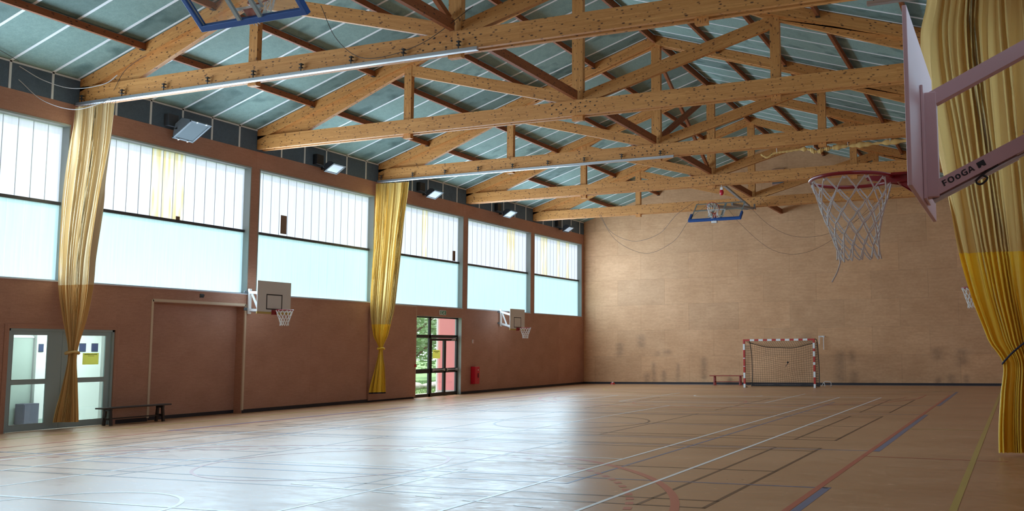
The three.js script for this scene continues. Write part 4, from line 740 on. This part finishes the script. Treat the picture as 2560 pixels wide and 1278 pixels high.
// ------------------------------------------------------------------ glass backboards lifted up under the roof
function liftedBoard(label, zBottom, s, topLift, x = -9.9, yb = 6.23) {                      // s = +1: bottom edge towards the viewer
  const o = thing('ceiling_backboard', label, 'backboard', [x, yb, zBottom]);
  const B = new THREE.Group(); B.name = 'board'; o.add(B); B.rotation.x = s > 0 ? -0.818 : 0.818;      // local y runs up the board, local z is the play side
  B.scale.set(1, 1, s);
  const W = 0.95, H = 1.03;
  part('glass_sheet', box3(-W + 0.05, W - 0.05, 0.03, H, -0.006, 0.006), M.boardGlass, B);
  part('frame', [box3(-W + 0.02, W - 0.02, H - 0.04, H, -0.025, -0.006), box3(-W + 0.02, W - 0.02, 0.0, 0.04, -0.025, -0.006), box3(-W + 0.02, -W + 0.06, 0, H, -0.025, -0.006), box3(W - 0.06, W - 0.02, 0, H, -0.025, -0.006)], M.alu, B);
  part('padding', [rbox(-W - 0.03, W + 0.03, -0.05, 0.045, -0.05, 0.04, 0.012), rbox(-W - 0.03, -W + 0.05, 0.03, s > 0 ? 0.36 : 0.8, -0.05, 0.04, 0.012), rbox(W - 0.05, W + 0.03, 0.03, s > 0 ? 0.36 : 0.8, -0.05, 0.04, 0.012)], M.blue, B, 'blue edge padding');
  part('markings', [box3(-0.295, 0.295, 0.15, 0.2, 0.006, 0.008), box3(-0.295, 0.295, 0.55, 0.6, 0.006, 0.008), box3(-0.295, -0.245, 0.15, 0.6, 0.006, 0.008), box3(0.245, 0.295, 0.15, 0.6, 0.006, 0.008)], M.white, B, 'white target lines');
  const ring = new THREE.TorusGeometry(0.228, 0.012, 8, 36); ring.rotateX(Math.PI / 2); ring.translate(0, 0.15, 0.39);
  part('rim', [ring, rbox(-0.09, 0.09, 0.05, 0.17, 0.006, 0.03, 0.004), rbox(-0.07, 0.07, 0.12, 0.15, 0.02, 0.17, 0.004)], M.rimOrange, B, 'orange-red rim');
  const n = []; const loops = 12; const down = V(0, -Math.cos(0.818) * 0.5, 0);
  for (let i = 0; i < loops; i++) { const a = i / loops * 6.283, p = V(0.22 * Math.cos(a), 0.15, 0.39 + 0.22 * Math.sin(a)), g = V(0, s > 0 ? -0.68 : -0.68, s > 0 ? -0.73 : -0.73), q = p.clone().addScaledVector(g, 0.17 + 0.03 * Math.sin(i * 5)); q.x *= 0.75; const r = q.clone().addScaledVector(g, 0.14); r.x = 0.16 * Math.cos(a + 0.5); n.push(tube([p, q, r], 0.006, 6, 4)); const q2 = n.length; const p2 = V(0.22 * Math.cos(a + 0.52), 0.15, 0.39 + 0.22 * Math.sin(a + 0.52)); n.push(tube([p2, q, r.clone().add(V(0.06, 0.02, 0))], 0.006, 6, 4)); }
  part('net', n, M.cord, B, 'limp white net').userData.kind = 'stuff';
  part('cross_bars', [box3(0.16, 0.22, 0.04, H, -0.07, -0.03), box3(-0.22, -0.16, 0.04, H, -0.07, -0.03), box3(-W + 0.05, W - 0.05, 0.62, 0.68, -0.06, -0.03)], M.alu, B);
  // lifting frame up to the trusses
  const tz = -s * topLift, py = 1.22;
  const hx = -0.33;
  for (const e of [-1, 1]) part('lift_arm', bar(V(e * 0.45, 0.6, -s * 0.68), V(hx + e * 0.12, py, tz), 0.1, 0.06), M.steelDull, o);
  part('hinge_tube', rod(V(hx - 0.24, py, tz), V(hx + 0.24, py, tz), 0.045, 10), M.steelDull, o);
  for (const e of [-0.2, 0.2]) part('hanger', box3(hx + e - 0.03, hx + e + 0.03, py, CB - yb + 0.05, tz - 0.04, tz + 0.04), M.steelDull, o);
  part('guide_rail', bar(V(0.0, 1.4, -s * 1.2), V(hx, 1.3, -s * (topLift - 0.1)), 0.07, 0.09), M.steelDull, o);
  if (s > 0) part('motor_box', rbox(-0.1, 0.1, -0.14, -0.06, -0.05, 0.06, 0.01), M.white, o, 'white box under the padding');
}
liftedBoard('far glass backboard with blue padding folded up under the far trusses', -30.6, 1, 5.8);
liftedBoard('near glass backboard with blue padding folded up at the top left', -9.95, -1, 5.62, -10.15, 6.46);
{
  const pb = thing('pulley_block', 'small red pulley hanging under the fourth truss beside the far backboard', 'pulley', [-9.89, 7.38, -31.45]);
  part('block', [mv(new THREE.SphereGeometry(0.1, 12, 8).scale(0.8, 1.15, 0.5), 0, -0.06, 0)], M.redBox, pb); part('shackle', [box3(-0.05, 0.05, 0.03, 0.12, -0.03, 0.03), rod(V(0, 0.1, 0), V(0, 0.2, 0), 0.012, 6)], M.white, pb);
  const vent = thing('gable_vent', 'grey louvre box high on the far gable wall', 'vent', [-10.36, 9.36, ZE]);
  part('casing', rbox(-0.3, 0.3, 0, 0.76, 0, 0.1, 0.01), M.board, vent); for (let i = 0; i < 4; i++) part('louvre', box3(-0.27, 0.27, 0.06 + i * 0.17, 0.12 + i * 0.17, 0.1, 0.13), M.greyMetal, vent);
}
// slack cables
const cableAt = (label, pts, mat, r = 0.012) => single('cable', tube(pts.map((p) => V(...p)), r, 40, 5), mat, label, 'cable');
cableAt('thin cable looping from the fifth truss to the left edge of the far backboard', [[-17.0, 7.6, -36.3], [-16.4, 6.8, -36.0], [-15.0, 6.2, -35.2], [-13.4, 6.25, -34], [-11.6, 6.7, -31.6], [-10.9, 7.0, -31.3]], M.cable, 0.007);
cableAt('thin cable sagging lower beneath the fifth truss towards the far backboard', [[-17.1, 7.6, -36.4], [-16.2, 6.4, -36.2], [-14.8, 5.75, -36], [-13.2, 6.0, -35], [-11.4, 6.6, -32.4], [-10.4, 6.9, -31.4]], M.cable, 0.007);
cableAt('thin cable dropping from the far backboard in front of the far wall', [[-11.4, 7.65, -36.98], [-10.85, 6.95, -36.98], [-9.4, 5.72, -36.98], [-8.2, 5.55, -36.98], [-6.7, 6.2, -36.98], [-5.0, 7.65, -36.98]], M.cable, 0.006);
cableAt('thin cable sagging right of the far backboard under the fifth truss', [[-10.4, 7.65, -36.67], [-9.45, 6.72, -36.67], [-8.4, 6.22, -36.67], [-6.9, 6.3, -36.67], [-4.4, 7.65, -36.67]], M.cable, 0.006);
cableAt('pale cable looping across the dark eave band at the top left', [[-20.53, 8.05, -13.6], [-20.45, 7.86, -14.1], [-20.2, 7.78, -14.6], [-19.6, 7.93, -14.95], [-19.3, 8.1, -14.99]], M.cableLight, 0.009);
cableAt('pale cable hanging in a loop just above the first curtain', [[-20.53, 7.75, -13.6], [-20.45, 7.4, -14.1], [-20.0, 7.24, -14.5], [-19.5, 7.36, -14.7], [-19.3, 7.5, -14.85]], M.cableLight, 0.008);
cableAt('dark cable hanging down the roof slope at the top left edge', [[-19.6, 8.44, -11.6], [-19.9, 8.28, -12.2], [-20.2, 8.2, -12.9], [-20.4, 8.12, -13.5]], M.cable, 0.006);
cableAt('dark cable running over the face of the nearest truss', [[-13.4, 8.9, -14.9], [-12.9, 8.1, -14.8], [-12.55, 7.75, -14.9], [-12.1, 7.6, -14.9], [-10.9, 7.75, -14.9], [-9.7, 8.35, -14.9]], M.cable, 0.007);
cableAt('dark cord crossing the left rafter of the nearest truss', [[-18.4, 8.45, -14.98], [-18.6, 8.4, -14.98], [-19.1, 8.15, -14.99], [-19.4, 7.75, -15.0]], M.cable, 0.006);

// ------------------------------------------------------------------ handball goal and things by the far wall
{
  const g = thing('handball_goal', 'red and white banded handball goal with a dark net', 'goal', [-9.73, 0, -38.8]);
  const hw = 1.54, t = 0.04, H = 2.08;
  for (const s of [-1, 1]) {
    const p = part('post', rbox(s * hw - t, s * hw + t, 0, H, -t, t, 0.006), M.red, g, 'red post with white bands');
    for (const [y0, y1] of s < 0 ? [[0, 0.16], [0.4, 0.64], [0.9, 0.92], [1.24, 1.28], [1.62, 1.88]] : [[0, 0.16], [0.44, 0.68], [0.96, 1.08], [1.32, 1.54], [1.66, 1.9]]) part('band', rbox(s * hw - t - 0.003, s * hw + t + 0.003, y0, y1, -t - 0.003, t + 0.003, 0.004), M.white, p, 'white band');
  }
  const cb = part('crossbar', rbox(-hw + t, hw - t, H - 2 * t, H, -t, t, 0.006), M.red, g, 'red crossbar with white bands');
  for (let i = 0; i < 7; i++) { const x = -1.17 + i * 0.39; part('band', rbox(x - 0.1, x + 0.1, H - 2 * t - 0.003, H + 0.003, -t - 0.003, t + 0.003, 0.004), M.white, cb); }
  const dT = 0.8, dB = 1.05, sag = [];
  part('net_stay', [tube([V(-hw, H - 0.03, -0.04), V(-hw + 0.03, H - 0.12, -dT), V(-hw + 0.03, 0.05, -dB), V(-hw, 0.03, -0.05)], 0.018, 30, 6), tube([V(hw, H - 0.03, -0.04), V(hw - 0.03, H - 0.12, -dT), V(hw - 0.03, 0.05, -dB), V(hw, 0.03, -0.05)], 0.018, 30, 6), rod(V(-hw, 0.04, -dB), V(hw, 0.04, -dB), 0.03, 8)], M.dark, g);
  const hang = (x) => 0.28 * (1 - (x / hw) ** 2), net = [];
  const back = (x, y) => { const q = Math.exp(-(((x - 0.12) / 0.5) ** 2 + ((y - 1.0) / 0.5) ** 2)); return V(x + q * (0.1 - x) * 0.25, y - q * 0.12 - 0.06 * Math.sin(x * 5 + y * 3) * 0.3, -(dB + (dT - dB) * y / H) + 0.16 * q); };
  const ny = 18, nx = 30, yt = (x) => H - 0.16 - hang(x) * 0.8;
  for (let i = 0; i <= nx; i++) { const x = -hw + 0.04 + (2 * hw - 0.08) * i / nx; net.push(tube(Array.from({ length: 9 }, (_, j) => back(x, 0.06 + (yt(x) - 0.06) * j / 8)), 0.0045, 12, 3)); }
  for (let j = 0; j <= ny; j++) net.push(tube(Array.from({ length: 17 }, (_, i) => { const x = -hw + 0.04 + (2 * hw - 0.08) * i / 16; return back(x, 0.06 + (yt(x) - 0.06) * j / ny); }), j === ny ? 0.014 : 0.0045, 32, 3));
  for (let i = 0; i <= nx; i++) { const x = -hw + 0.04 + (2 * hw - 0.08) * i / nx, e = back(x, yt(x)); net.push(tube([V(x, H - 0.06, -0.02), V(x, H - 0.1 - hang(x) * 0.4, -0.4), e], 0.0045, 6, 3)); }
  for (let j = 1; j < 8; j++) net.push(tube(Array.from({ length: 9 }, (_, i) => { const x = -hw + 0.04 + (2 * hw - 0.08) * i / 8, e = back(x, yt(x)); return V(x, H - 0.06, -0.02).lerp(e, j / 8).add(V(0, -0.05 * Math.sin(Math.PI * j / 8), 0)); }), 0.0045, 16, 3));
  for (const s of [-1, 1]) for (let j = 0; j < 18; j++) { const y = 0.08 + j * 0.1, e = back(s * (hw - 0.04), y); net.push(tube([V(s * hw, y + 0.02, -0.04), V(s * (hw - 0.02), y, -0.4), e], 0.0045, 4, 3)); }
  for (const s of [-1, 1]) for (let j = 1; j < 9; j++) net.push(tube([V(s * (hw - 0.02), 0.06, -0.1 * j), V(s * (hw - 0.03), 1.85, -0.09 * j)], 0.0045, 2, 3));
  part('net', net, M.netDark, g, 'dark sagging net').userData.kind = 'stuff';
  part('net_knot', [mv(new THREE.SphereGeometry(0.045, 8, 6), 0.2, 1.06, -0.78), rod(V(0.2, 1.02, -0.78), V(0.1, 0.88, -0.8), 0.012, 5)], M.dark, g);
  const w = thing('tube_trestle', 'small bent white tube stand on the floor right of the goal', 'stand', [-7.95, 0, -40.2]);
  part('tube', [tube([V(-0.22, 0.01, 0.1), V(-0.1, 0.2, 0.05), V(0.1, 0.21, 0.02), V(0.17, 0.18, 0), V(0.18, 0.01, 0)], 0.014, 20, 6), tube([V(-0.12, 0.17, 0.05), V(-0.08, 0.1, 0.1), V(-0.06, 0.01, 0.14)], 0.012, 10, 6)], M.white, w); part('foot', box3(0.15, 0.21, 0, 0.015, -0.05, 0.05), M.greyMetal, w);
  const hk = thing('wall_hooks', 'pair of slim white hooks on the far wall beside the goal', 'hook', [-8.5, 2.0, ZE]);
  for (const x of [-0.08, 0.12]) part('hook', tube([V(x, 0.2, 0), V(x, 0.22, 0.08), V(x, 0.1, 0.1), V(x, x > 0 ? -0.4 : -0.15, 0.09)], 0.014, 14, 6), M.white, hk);
  part('plate', box3(-0.12, 0.16, 0.17, 0.23, 0, 0.012), M.white, hk);
  // knotted white ball net lying at the foot of the right wall
  const bn = thing('ball_net', 'crumpled white ball net at the foot of the right wall, cut by the frame', 'net', [0.16, 0, -11.2]);
  const pts = []; for (let i = 0; i < 70; i++) pts.push(V(rr(-0.16, 0.16), 0.012 + rr(0, 1) ** 1.6 * 0.3, rr(-0.14, 0.14))); part('cord', tube(pts, 0.009, 560, 5), M.cord, bn); part('draw_cord', tube([V(0, 0.28, 0), V(0.05, 0.42, 0.02), V(0.12, 0.52, 0.02)], 0.008, 10, 5), M.cord, bn);
}
renderer.render(scene, camera);
